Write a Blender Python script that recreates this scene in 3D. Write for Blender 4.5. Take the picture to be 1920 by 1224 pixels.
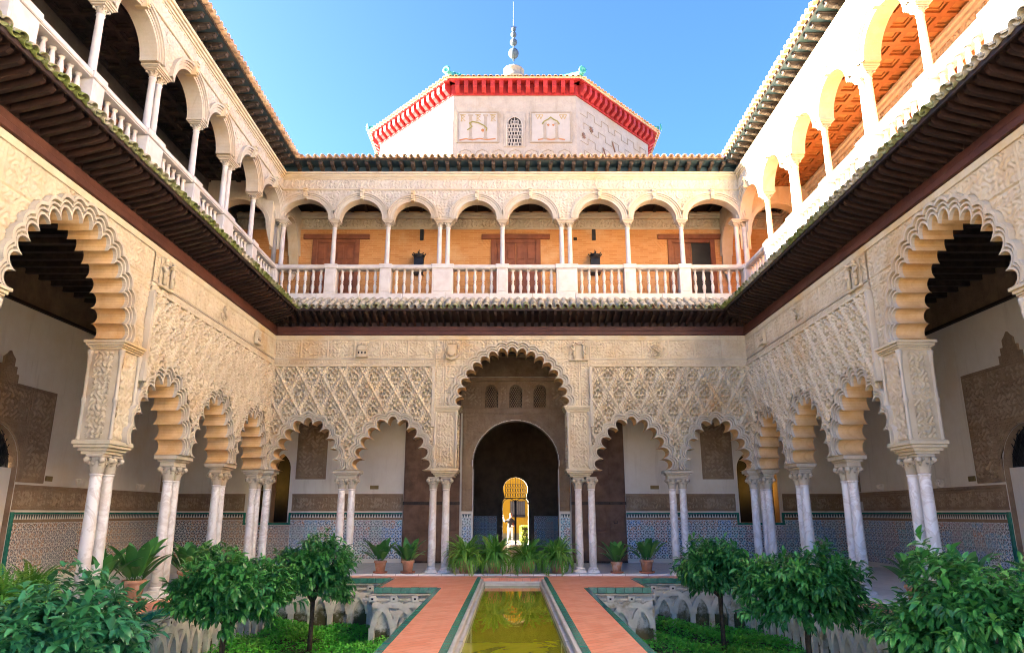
import bpy, bmesh, math, random
import numpy as np
from mathutils import Vector, Matrix, Euler
from mathutils.geometry import tessellate_polygon
random.seed(7); RNG = np.random.default_rng(7)
PI = math.pi
R = math.radians
scene = bpy.context.scene
for _o in list(bpy.data.objects):
    bpy.data.objects.remove(_o)
COL = scene.collection

# ------------------------------------------------------------------ camera, sky, sun, exposure
CAM_H = 1.53
cam_d = bpy.data.cameras.new('camera')
cam = bpy.data.objects.new('camera', cam_d); COL.objects.link(cam)
cam.location = (0, 0, CAM_H)
cam.rotation_euler = (R(90 + 14.586), 0, 0)
cam_d.sensor_width = 36.0
cam_d.lens = 1345 / 1920 * 36.0
cam_d.shift_x = 3 / 1920
cam_d.clip_start = 0.05; cam_d.clip_end = 5000
scene.camera = cam

SUN_EL, SUN_AZ = 17.5, 6.0          # azimuth: degrees from -X towards +Y
sd = Vector((-math.cos(R(SUN_AZ)) * math.cos(R(SUN_EL)), math.sin(R(SUN_AZ)) * math.cos(R(SUN_EL)), math.sin(R(SUN_EL))))
world = bpy.data.worlds.new('World'); scene.world = world; world.use_nodes = True
wt = world.node_tree; wt.nodes.clear()
sky = wt.nodes.new('ShaderNodeTexSky'); sky.sky_type = 'NISHITA'; sky.sun_disc = False
sky.sun_elevation = R(SUN_EL); sky.sun_rotation = math.atan2(sd.x, sd.y)
sky.altitude = 3000; sky.air_density = 0.33; sky.dust_density = 6.0; sky.ozone_density = 2.5
hs = wt.nodes.new('ShaderNodeHueSaturation'); hs.inputs['Saturation'].default_value = 1.13
bg = wt.nodes.new('ShaderNodeBackground'); bg.inputs['Strength'].default_value = 0.05
wo = wt.nodes.new('ShaderNodeOutputWorld')
wt.links.new(sky.outputs[0], hs.inputs['Color']); wt.links.new(hs.outputs[0], bg.inputs['Color']); wt.links.new(bg.outputs[0], wo.inputs['Surface'])
sun_d = bpy.data.lights.new('sun', 'SUN'); sun_d.energy = 5.0; sun_d.angle = R(0.5); sun_d.color = (1.0, 0.87, 0.70)
sun = bpy.data.objects.new('sun', sun_d); COL.objects.link(sun)
sun.rotation_euler = sd.to_track_quat('Z', 'Y').to_euler(); sun.location = sd * 60

scene.view_settings.view_transform = 'Standard'; scene.view_settings.look = 'None'
scene.view_settings.gamma = 1.0; scene.view_settings.use_curve_mapping = False
scene.view_settings.exposure = 5.08
scene.render.engine = 'CYCLES'
cy = scene.cycles
cy.max_bounces = 8; cy.diffuse_bounces = 6; cy.glossy_bounces = 3; cy.transmission_bounces = 3; cy.volume_bounces = 0
cy.use_denoising = True; cy.filter_width = 1.05
cy.caustics_reflective = False; cy.caustics_refractive = False
cy.sample_clamp_indirect = 6.0

# ------------------------------------------------------------------ node helper
class NT:
    def __init__(s, name):
        s.m = bpy.data.materials.new(name); s.m.use_nodes = True
        s.t = s.m.node_tree; s.t.nodes.clear()
        s.out = s.t.nodes.new('ShaderNodeOutputMaterial')
        s.b = s.t.nodes.new('ShaderNodeBsdfPrincipled')
        s.t.links.new(s.b.outputs[0], s.out.inputs[0])
        s.geo = s.t.nodes.new('ShaderNodeNewGeometry')
        s.pos = s.geo.outputs['Position']
    def put(s, sock, v):
        if isinstance(v, bpy.types.NodeSocket): s.t.links.new(v, sock)
        else:
            if isinstance(v, (tuple, list)) and len(v) == 3 and sock.type == 'RGBA': v = (*v, 1)
            sock.default_value = v
    def math(s, op, a, b=None, clamp=False):
        n = s.t.nodes.new('ShaderNodeMath'); n.operation = op; n.use_clamp = clamp
        s.put(n.inputs[0], a)
        if b is not None: s.put(n.inputs[1], b)
        return n.outputs[0]
    def xyz(s, v=None):
        n = s.t.nodes.new('ShaderNodeSeparateXYZ'); s.put(n.inputs[0], v if v is not None else s.pos)
        return n.outputs
    def comb(s, x, y, z):
        n = s.t.nodes.new('ShaderNodeCombineXYZ')
        for i, v in enumerate((x, y, z)): s.put(n.inputs[i], v)
        return n.outputs[0]
    def noise(s, scale, detail=4, rough=0.6, vec=None, dist=0.0):
        n = s.t.nodes.new('ShaderNodeTexNoise'); s.put(n.inputs['Vector'], vec if vec is not None else s.pos)
        n.inputs['Scale'].default_value = scale; n.inputs['Detail'].default_value = detail
        n.inputs['Roughness'].default_value = rough; n.inputs['Distortion'].default_value = dist
        return n.outputs['Fac']
    def vor(s, scale, vec=None, feature='F1', rnd=1.0, out='Distance'):
        n = s.t.nodes.new('ShaderNodeTexVoronoi'); s.put(n.inputs['Vector'], vec if vec is not None else s.pos)
        n.feature = feature; n.inputs['Scale'].default_value = scale; n.inputs['Randomness'].default_value = rnd
        return n.outputs[out]
    def ramp(s, fac, stops):
        n = s.t.nodes.new('ShaderNodeValToRGB'); s.put(n.inputs[0], fac)
        e = n.color_ramp.elements
        while len(e) < len(stops): e.new(0.5)
        for i, (p, c) in enumerate(stops):
            e[i].position = p; e[i].color = (*c, 1) if len(c) == 3 else c
        return n.outputs[0]
    def mix(s, fac, a, b, mode='MIX'):
        n = s.t.nodes.new('ShaderNodeMix'); n.data_type = 'RGBA'; n.blend_type = mode
        s.put(n.inputs[0], fac); s.put(n.inputs[6], a); s.put(n.inputs[7], b)
        return n.outputs[2]
    def sm(s, v, lo, hi):
        n = s.t.nodes.new('ShaderNodeMapRange'); n.interpolation_type = 'SMOOTHSTEP'
        s.put(n.inputs[0], v); n.inputs[1].default_value = lo; n.inputs[2].default_value = hi
        return n.outputs[0]
    def bump(s, h, strength=0.4, dist=0.02):
        n = s.t.nodes.new('ShaderNodeBump'); n.inputs['Strength'].default_value = strength
        n.inputs['Distance'].default_value = dist; s.put(n.inputs['Height'], h)
        s.t.links.new(n.outputs[0], s.b.inputs['Normal'])
    def rnd(s):
        n = s.t.nodes.new('ShaderNodeObjectInfo'); return n.outputs['Random']
    def done(s, col=None, rough=None, spec=None):
        if col is not None: s.put(s.b.inputs['Base Color'], col)
        if rough is not None: s.put(s.b.inputs['Roughness'], rough)
        if spec is not None: s.put(s.b.inputs['Specular IOR Level'], spec)
        return s.m

MAT = {}
def simple(name, c1, c2, scale=6, rough=0.8, bump=0.25, bscale=40, bdist=0.01, c3=None, s3=0.7, spec=0.3, piece=0.0):
    n = NT(name)
    col = n.mix(n.sm(n.noise(scale, 5), 0.32, 0.68), c1, c2)
    if c3 is not None:
        col = n.mix(n.sm(n.noise(s3, 6, 0.65), 0.52, 0.72), col, c3)
    if piece:
        v = n.math('ADD', n.math('MULTIPLY', n.rnd(), piece), 1 - piece / 2)
        col = n.mix(1.0, col, n.comb(v, v, v), 'MULTIPLY')
    if bump: n.bump(n.noise(bscale, 5, 0.65), bump, bdist)
    MAT[name] = n.done(col, rough, spec)
    return MAT[name]

def stucco_mat(name, a, b, stain, bscale, bump, carve=True):
    n = NT(name)
    x, y, z = n.xyz()
    col = n.mix(n.sm(n.noise(3.2, 6, 0.62), 0.3, 0.7), a, b)
    col = n.mix(n.math('MULTIPLY', n.sm(n.noise(0.55, 5, 0.6), 0.50, 0.70), 0.75), col, stain)
    streak = n.noise(1.0, 4, 0.6, n.comb(n.math('MULTIPLY', n.math('ADD', x, y), 5.0), 0.0, n.math('MULTIPLY', z, 0.55)))
    col = n.mix(n.math('MULTIPLY', n.sm(streak, 0.54, 0.74), 0.35), col, (a[0] * .62, a[1] * .58, a[2] * .52))
    fine = n.noise(28, 4, 0.7)
    col = n.mix(n.math('MULTIPLY', n.sm(fine, 0.5, 0.75), 0.25), col, (min(1, b[0] * 1.15), min(1, b[1] * 1.15), min(1, b[2] * 1.15)))
    if carve:
        s = n.math('ADD', x, y)
        v = n.comb(s, n.math('MULTIPLY', s, 0.0), z)
        h = n.math('ADD', n.sm(n.vor(bscale, v, 'SMOOTH_F1'), 0.15, 0.5), n.math('MULTIPLY', n.noise(bscale * 3, 3), 0.5))
    else:
        h = n.noise(bscale, 5, 0.65)
    n.bump(h, bump, 0.012)
    MAT[name] = n.done(col, 0.86, 0.2)

ST = (0.455, 0.378, 0.25); ST2 = (0.535, 0.465, 0.33)
stucco_mat('stucco', ST, ST2, (0.47, 0.30, 0.15), 17, 0.35)
stucco_mat('stucco_plain', (0.479, 0.395, 0.267), (0.548, 0.476, 0.341), (0.463, 0.306, 0.141), 30, 0.2, False)
stucco_mat('stone_warm', (0.510, 0.427, 0.289), (0.556, 0.493, 0.355), (0.510, 0.339, 0.133), 24, 0.2, False)
stucco_mat('stone_pale', (0.447, 0.392, 0.296), (0.502, 0.454, 0.359), (0.463, 0.329, 0.185), 24, 0.2, False)
stucco_mat('soffit_bounce', (0.56, 0.36, 0.16), (0.66, 0.47, 0.26), (0.50, 0.27, 0.08), 20, 0.2, False)  # arch undersides: warm bounced light put into the stucco colour
stucco_mat('stucco_brown', (0.271, 0.184, 0.115), (0.353, 0.254, 0.164), (0.246, 0.139, 0.061), 22, 0.6)
stucco_mat('stucco_letter', (0.36, 0.265, 0.175), (0.43, 0.325, 0.22), (0.36, 0.22, 0.11), 22, 0.3, False)
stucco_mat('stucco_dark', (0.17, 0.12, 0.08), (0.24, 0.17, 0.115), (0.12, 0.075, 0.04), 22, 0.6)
stucco_mat('plaster', (0.76, 0.70, 0.60), (0.80, 0.75, 0.66), (0.74, 0.62, 0.45), 8, 0.15, False)
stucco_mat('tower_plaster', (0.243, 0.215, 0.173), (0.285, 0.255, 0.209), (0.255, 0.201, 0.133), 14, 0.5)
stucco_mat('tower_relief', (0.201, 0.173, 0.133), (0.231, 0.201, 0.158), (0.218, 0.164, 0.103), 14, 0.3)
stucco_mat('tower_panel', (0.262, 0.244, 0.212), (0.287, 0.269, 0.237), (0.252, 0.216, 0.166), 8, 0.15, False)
stucco_mat('plain_white', (0.680, 0.654, 0.603), (0.705, 0.689, 0.646), (0.646, 0.595, 0.510), 8, 0.1, False)

n = NT('marble')
v1 = n.noise(2.2, 6, 0.65, dist=1.2); x, y, z = n.xyz()
col = n.ramp(v1, [(0.0, (0.58, 0.55, 0.52)), (0.42, (0.74, 0.71, 0.67)), (0.5, (0.60, 0.55, 0.50)), (0.56, (0.77, 0.745, 0.71)), (1.0, (0.70, 0.65, 0.58))])
col = n.mix(n.math('MULTIPLY', n.sm(n.noise(0.8, 5), 0.5, 0.7), 0.5), col, (0.62, 0.51, 0.38))
n.bump(n.noise(60, 3), 0.08, 0.004); MAT['marble'] = n.done(col, 0.42, 0.4)
n = NT('marble_white')
col = n.mix(n.sm(n.noise(4, 5, 0.6), 0.35, 0.7), (0.56, 0.53, 0.485), (0.48, 0.44, 0.395))
col = n.mix(n.math('MULTIPLY', n.sm(n.noise(1.7, 6), 0.56, 0.74), 0.5), col, (0.40, 0.31, 0.22))
n.bump(n.noise(45, 4), 0.12, 0.006); MAT['marble_white'] = n.done(col, 0.55, 0.35)
n = NT('marble_floor')
x, y, z = n.xyz()
br = n.t.nodes.new('ShaderNodeTexBrick'); n.put(br.inputs['Vector'], n.comb(x, y, 0.0))
br.inputs['Color1'].default_value = (0.78, 0.77, 0.745, 1); br.inputs['Color2'].default_value = (0.73, 0.72, 0.70, 1); br.inputs['Mortar'].default_value = (0.30, 0.29, 0.28, 1)
br.inputs['Scale'].default_value = 1.0; br.inputs['Mortar Size'].default_value = 0.006; br.inputs['Brick Width'].default_value = 0.6; br.inputs['Row Height'].default_value = 0.6; br.offset = 0
MAT['marble_floor'] = n.done(n.mix(n.math('MULTIPLY', n.sm(n.noise(2.5, 6), 0.45, 0.7), 0.4), br.outputs[0], (0.55, 0.52, 0.47)), 0.32, 0.4)

simple('wood_dark', (0.014, 0.0065, 0.005), (0.030, 0.014, 0.010), 5, 0.62, 0.3, 30, piece=0.5)
simple('wood_red', (0.055, 0.016, 0.010), (0.085, 0.028, 0.016), 2.5, 0.55, 0.3, 25)
simple('wood_black', (0.03, 0.022, 0.018), (0.06, 0.043, 0.034), 6, 0.6, 0.4, 35, piece=0.5)
simple('wood_blue', (0.028, 0.058, 0.078), (0.045, 0.078, 0.095), 3, 0.6, 0.2, 25, c3=(0.02, 0.045, 0.03), s3=0.5)
simple('wood_door', (0.16, 0.052, 0.022), (0.24, 0.085, 0.036), 4, 0.5, 0.25, 30)
simple('wood_old', (0.12, 0.068, 0.045), (0.19, 0.115, 0.08), 3, 0.75, 0.5, 22, c3=(0.09, 0.05, 0.035))
simple('coffer_wood', (0.246, 0.108, 0.033), (0.305, 0.151, 0.051), 3.5, 0.55, 0.25, 25, piece=0.45)
simple('coffer_beam', (0.173, 0.063, 0.018), (0.224, 0.091, 0.030), 3.5, 0.55, 0.25, 25)
simple('terracotta', (0.50, 0.24, 0.13), (0.60, 0.33, 0.20), 8, 0.8, 0.3, 40, c3=(0.62, 0.47, 0.36), s3=4, piece=0.25)
simple('saucer_clay', (0.50, 0.17, 0.09), (0.58, 0.22, 0.12), 8, 0.7, 0.2, 40)
simple('green_glaze', (0.014, 0.15, 0.10), (0.03, 0.22, 0.15), 9, 0.25, 0.15, 30, c3=(0.10, 0.22, 0.16), s3=5, spec=0.5)
simple('iron', (0.010, 0.010, 0.011), (0.022, 0.02, 0.02), 12, 0.5, 0.1, 40)
simple('soil', (0.055, 0.040, 0.024), (0.10, 0.075, 0.045), 5, 0.95, 0.6, 18, c3=(0.045, 0.08, 0.022), s3=1.2)
simple('bark', (0.045, 0.032, 0.022), (0.09, 0.066, 0.047), 20, 0.9, 0.7, 45)
simple('stem_green', (0.05, 0.10, 0.02), (0.08, 0.14, 0.03), 10, 0.6, 0.0)
simple('red_paint', (0.212, 0.010, 0.011), (0.264, 0.018, 0.017), 3, 0.75, 0.4, 25, c3=(0.153, 0.008, 0.010), s3=1.0, piece=0.3)
simple('tile_clay', (0.42, 0.25, 0.13), (0.56, 0.40, 0.25), 5, 0.8, 0.3, 30, c3=(0.36, 0.30, 0.20), s3=2.5, piece=0.5)
simple('tile_green', (0.03, 0.20, 0.15), (0.07, 0.30, 0.24), 8, 0.3, 0.1, 30)
simple('finial_metal', (0.035, 0.055, 0.075), (0.06, 0.085, 0.10), 10, 0.75, 0.1, 30, spec=0.1)
simple('ochre_paint', (0.40, 0.20, 0.005), (0.45, 0.235, 0.008), 1.5, 0.85, 0.1, 20)
simple('paint_fade', (0.22, 0.155, 0.055), (0.26, 0.195, 0.09), 8, 0.85, 0.1, 30)
simple('paint_olive', (0.14, 0.125, 0.025), (0.18, 0.155, 0.045), 8, 0.85, 0.1, 30)
simple('paint_rust', (0.24, 0.085, 0.03), (0.27, 0.12, 0.05), 8, 0.85, 0.1, 30)
simple('dark_void', (0.012, 0.011, 0.010), (0.02, 0.018, 0.016), 3, 0.9, 0.0)
simple('glass_dark', (0.012, 0.012, 0.013), (0.022, 0.022, 0.022), 2, 0.35, 0.0, spec=0.2)
simple('cloth_white', (0.72, 0.70, 0.67), (0.64, 0.62, 0.60), 20, 0.85, 0.2, 60)
simple('cloth_dark', (0.014, 0.013, 0.014), (0.03, 0.028, 0.03), 20, 0.85, 0.2, 60)
simple('skin', (0.50, 0.28, 0.19), (0.56, 0.33, 0.23), 20, 0.55, 0.0)
simple('hair', (0.20, 0.06, 0.02), (0.30, 0.10, 0.035), 40, 0.5, 0.2, 80)
simple('bag', (0.22, 0.05, 0.03), (0.28, 0.08, 0.04), 20, 0.7, 0.2, 60)

# mossy eave tiles
n = NT('tile_moss')
x, y, z = n.xyz()
base = n.mix(n.sm(n.noise(7, 5), 0.35, 0.65), (0.34, 0.30, 0.23), (0.48, 0.44, 0.36))
base = n.mix(n.rnd(), base, n.mix(n.noise(9, 3), (0.34, 0.26, 0.17), (0.42, 0.40, 0.33)))
moss = n.mix(n.noise(14, 4), (0.07, 0.095, 0.018), (0.19, 0.215, 0.06))
mk = n.math('ADD', n.noise(3.0, 6, 0.7), n.math('MULTIPLY', n.sm(z, 7.32, 7.02), 0.22))
base = n.mix(n.math('MULTIPLY', n.sm(mk, 0.50, 0.66), n.sm(n.noise(0.45, 3), 0.30, 0.52)), base, moss)
n.bump(n.noise(40, 5), 0.5, 0.01); MAT['tile_moss'] = n.done(base, 0.9, 0.2)

# brick of the loggia walls
n = NT('brick_ochre')
x, y, z = n.xyz()
sv = n.comb(n.math('ADD', x, y), z, 0.0)
br = n.t.nodes.new('ShaderNodeTexBrick'); n.put(br.inputs['Vector'], sv)
br.inputs['Scale'].default_value = 1.0; br.inputs['Mortar Size'].default_value = 0.010; br.inputs['Brick Width'].default_value = 0.29; br.inputs['Row Height'].default_value = 0.066
br.inputs['Color1'].default_value = (0.48, 0.215, 0.07, 1); br.inputs['Color2'].default_value = (0.58, 0.30, 0.115, 1); br.inputs['Mortar'].default_value = (0.54, 0.30, 0.12, 1)
br.inputs['Bias'].default_value = -0.1
col = n.mix(n.math('MULTIPLY', n.sm(n.noise(1.1, 5), 0.5, 0.7), 0.5), br.outputs[0], (0.64, 0.44, 0.24))
n.bump(n.math('ADD', n.math('MULTIPLY', br.outputs['Fac'], -1.0), n.math('MULTIPLY', n.noise(50, 4), 0.6)), 0.6, 0.01)
MAT['brick_ochre'] = n.done(col, 0.88, 0.2)

# glazed mosaic dado
def dado_mat(name, hues, wa=(0.68, 0.65, 0.58), wb=(0.76, 0.73, 0.67)):
    n = NT(name)
    x, y, z = n.xyz(); s = n.math('ADD', x, y)
    k = 2 * PI / 0.105
    def sn(a): return n.math('SINE', n.math('MULTIPLY', a, k))
    A = n.math('MULTIPLY', sn(s), sn(z))
    d1 = n.math('MULTIPLY', n.math('ADD', s, z), 0.7071); d2 = n.math('MULTIPLY', n.math('SUBTRACT', s, z), 0.7071)
    B = n.math('MULTIPLY', sn(d1), sn(d2))
    C = n.math('ADD', A, B)
    cellv = n.vor(1 / 0.42, n.comb(s, 0.0, z), 'F1', 0.25, 'Color')
    sep = n.xyz(cellv)
    hue = n.ramp(n.math('ADD', n.math('MULTIPLY', sep[0], 0.55), n.math('MULTIPLY', n.noise(0.9, 2), 0.5)), hues)
    white = n.mix(n.noise(6, 3), wa, wb)
    dark = n.mix(n.sm(n.vor(1 / 0.21, n.comb(s, 0.0, z), 'F1', 0.0), 0.25, 0.42), hue, (0.06, 0.07, 0.09))
    col = n.mix(n.sm(C, 0.22, 0.42), white, dark)
    col = n.mix(n.sm(C, -0.55, -0.75), col, hue)
    n.bump(n.sm(C, 0.0, 0.3), 0.1, 0.004)
    MAT[name] = n.done(col, 0.3, 0.45)
BLK = (0.02, 0.025, 0.03)
dado_mat('dado_warm', [(0.0, (0.06, 0.03, 0.03)), (0.3, (0.12, 0.14, 0.18)), (0.5, (0.50, 0.20, 0.05)), (0.66, (0.14, 0.07, 0.05)), (0.85, (0.55, 0.25, 0.07))])
dado_mat('dado_cool', [(0.0, (0.06, 0.09, 0.15)), (0.35, (0.10, 0.25, 0.50)), (0.5, (0.09, 0.38, 0.42)), (0.66, (0.52, 0.20, 0.08)), (0.85, (0.14, 0.30, 0.55))], (0.66, 0.70, 0.70), (0.74, 0.77, 0.76))

n = NT('merlon_tiles')
x, y, z = n.xyz(); s = n.math('ADD', x, y)
fr = n.math('ABSOLUTE', n.math('SUBTRACT', n.math('FRACT', n.math('DIVIDE', s, 0.088)), 0.5))
hh = n.math('DIVIDE', n.math('SUBTRACT', z, 1.40), 0.11)
tri = n.sm(n.math('SUBTRACT', n.math('MULTIPLY', n.math('SUBTRACT', 1.0, hh), 0.42), fr), -0.02, 0.02)
col = n.mix(tri, (0.012, 0.05, 0.045), (0.72, 0.70, 0.62))
MAT['merlon_tiles'] = n.done(col, 0.3, 0.45)

# red clay paving
n = NT('paving')
x, y, z = n.xyz()
def herr(vec, w, h, off=0.5):
    br = n.t.nodes.new('ShaderNodeTexBrick'); n.put(br.inputs['Vector'], vec)
    br.inputs['Scale'].default_value = 1.0; br.inputs['Mortar Size'].default_value = 0.004; br.inputs['Brick Width'].default_value = w; br.inputs['Row Height'].default_value = h; br.offset = off
    br.inputs['Color1'].default_value = (0.70, 0.235, 0.12, 1); br.inputs['Color2'].default_value = (0.78, 0.32, 0.19, 1); br.inputs['Mortar'].default_value = (0.42, 0.18, 0.11, 1)
    return br
d1 = n.math('MULTIPLY', n.math('ADD', x, y), 0.7071); d2 = n.math('MULTIPLY', n.math('SUBTRACT', x, y), 0.7071)
br = herr(n.comb(d1, d2, 0.0), 0.28, 0.14)
col = n.mix(n.math('MULTIPLY', n.sm(n.noise(1.5, 6, 0.7), 0.4, 0.7), 0.5), br.outputs[0], (0.80, 0.40, 0.28))
col = n.mix(n.math('MULTIPLY', n.sm(n.noise(4.5, 6, 0.7), 0.58, 0.75), 0.6), col, (0.33, 0.11, 0.06))
n.bump(n.math('ADD', n.math('MULTIPLY', br.outputs['Fac'], -1.0), n.noise(30, 4)), 0.35, 0.006)
MAT['paving'] = n.done(col, 0.5, 0.4)

# garden walls: weathered plaster over brick
n = NT('garden_wall')
x, y, z = n.xyz()
col = n.mix(n.sm(n.noise(2.6, 6, 0.7), 0.35, 0.65), (0.60, 0.54, 0.44), (0.72, 0.67, 0.58))
col = n.mix(n.math('MULTIPLY', n.sm(n.noise(7, 6, 0.75), 0.52, 0.66), 0.7), col, (0.24, 0.19, 0.12))
low = n.math('ADD', n.math('MULTIPLY', n.sm(z, -0.45, -1.15), 0.32), n.noise(2.1, 6, 0.7))
col = n.mix(n.sm(low, 0.58, 0.78), col, (0.105, 0.095, 0.04))
col = n.mix(n.math('MULTIPLY', n.sm(n.noise(1.3, 5), 0.56, 0.7), 0.6), col, (0.26, 0.17, 0.075))
n.bump(n.noise(26, 6, 0.7), 0.8, 0.015); MAT['garden_wall'] = n.done(col, 0.95, 0.15)

simple('garden_plaster', (0.614, 0.552, 0.444), (0.732, 0.672, 0.564), 5, 0.9, 0.6, 30, c3=(0.354, 0.276, 0.156), s3=2.2)
# foliage
def leaf_mat(name, stops, rough=0.42, trans=0.15):
    n = NT(name)
    g = n.t.nodes.new('ShaderNodeAttribute'); g.attribute_name = 'lf'
    f = n.math('ADD', n.math('MULTIPLY', g.outputs['Fac'], 0.75), n.math('MULTIPLY', n.noise(1.7, 2), 0.25))
    col = n.ramp(f, stops)
    n.done(col, rough, 0.45)
    tr = n.t.nodes.new('ShaderNodeBsdfTranslucent'); n.t.links.new(n.mix(0.5, col, (0.25, 0.45, 0.03)), tr.inputs[0])
    mx = n.t.nodes.new('ShaderNodeMixShader'); mx.inputs[0].default_value = trans
    n.t.links.new(n.b.outputs[0], mx.inputs[1]); n.t.links.new(tr.outputs[0], mx.inputs[2]); n.t.links.new(mx.outputs[0], n.out.inputs[0])
    MAT[name] = n.m
leaf_mat('leaf_orange', [(0.0, (0.014, 0.078, 0.020)), (0.35, (0.028, 0.15, 0.034)), (0.6, (0.055, 0.25, 0.05)), (0.82, (0.11, 0.37, 0.075)), (0.94, (0.19, 0.46, 0.09)), (0.985, (0.42, 0.52, 0.09)), (1.0, (0.30, 0.17, 0.05))], 0.30)
leaf_mat('leaf_teal', [(0.0, (0.014, 0.085, 0.034)), (0.4, (0.026, 0.15, 0.055)), (0.7, (0.045, 0.23, 0.085)), (0.9, (0.08, 0.32, 0.11)), (1.0, (0.20, 0.42, 0.12))], 0.34)
leaf_mat('leaf_fern', [(0.0, (0.063, 0.210, 0.028)), (0.5, (0.112, 0.336, 0.042)), (1.0, (0.308, 0.504, 0.070))], 0.5, 0.25)
leaf_mat('leaf_aspid', [(0.0, (0.028, 0.135, 0.035)), (0.6, (0.06, 0.24, 0.05)), (1.0, (0.20, 0.42, 0.065))], 0.34, 0.2)
leaf_mat('leaf_lawn', [(0.0, (0.064, 0.324, 0.032)), (0.5, (0.108, 0.576, 0.050)), (1.0, (0.306, 0.620, 0.082))], 0.6, 0.25)
leaf_mat('leaf_hedge', [(0.0, (0.10, 0.12, 0.02)), (1.0, (0.30, 0.30, 0.05))], 0.6, 0.25)

# pool water
n = NT('pool_water')
col = n.mix(n.sm(n.noise(0.9, 4, 0.6, dist=0.6), 0.35, 0.7), (0.21, 0.225, 0.010), (0.36, 0.345, 0.024))
n.bump(n.noise(2.2, 3, 0.5, n.comb(n.math('MULTIPLY', n.xyz()[0], 0.6), n.math('MULTIPLY', n.xyz()[1], 1.6), 0.0)), 0.014, 0.05)
MAT['pool_water'] = n.done(col, 0.015, 0.5); n.b.inputs['IOR'].default_value = 1.33

n = NT('lamp_glow')
n.b.inputs['Emission Color'].default_value = (1.0, 0.52, 0.06, 1); n.b.inputs['Emission Strength'].default_value = 5.0
simple('patio_stone', (0.11, 0.095, 0.08), (0.15, 0.13, 0.105), 2, 0.85, 0.3, 12)
simple('bounce_ground', (0.40, 0.34, 0.26), (0.47, 0.41, 0.32), 0.5, 0.9, 0.2, 8)
stucco_mat('shade_plaster', (0.10, 0.085, 0.075), (0.14, 0.12, 0.105), (0.08, 0.06, 0.05), 14, 0.3, False)  # left loggia wall: its shade is put into a darker plaster colour
MAT['lamp_glow'] = n.done((0.9, 0.6, 0.2), 0.5)
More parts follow.
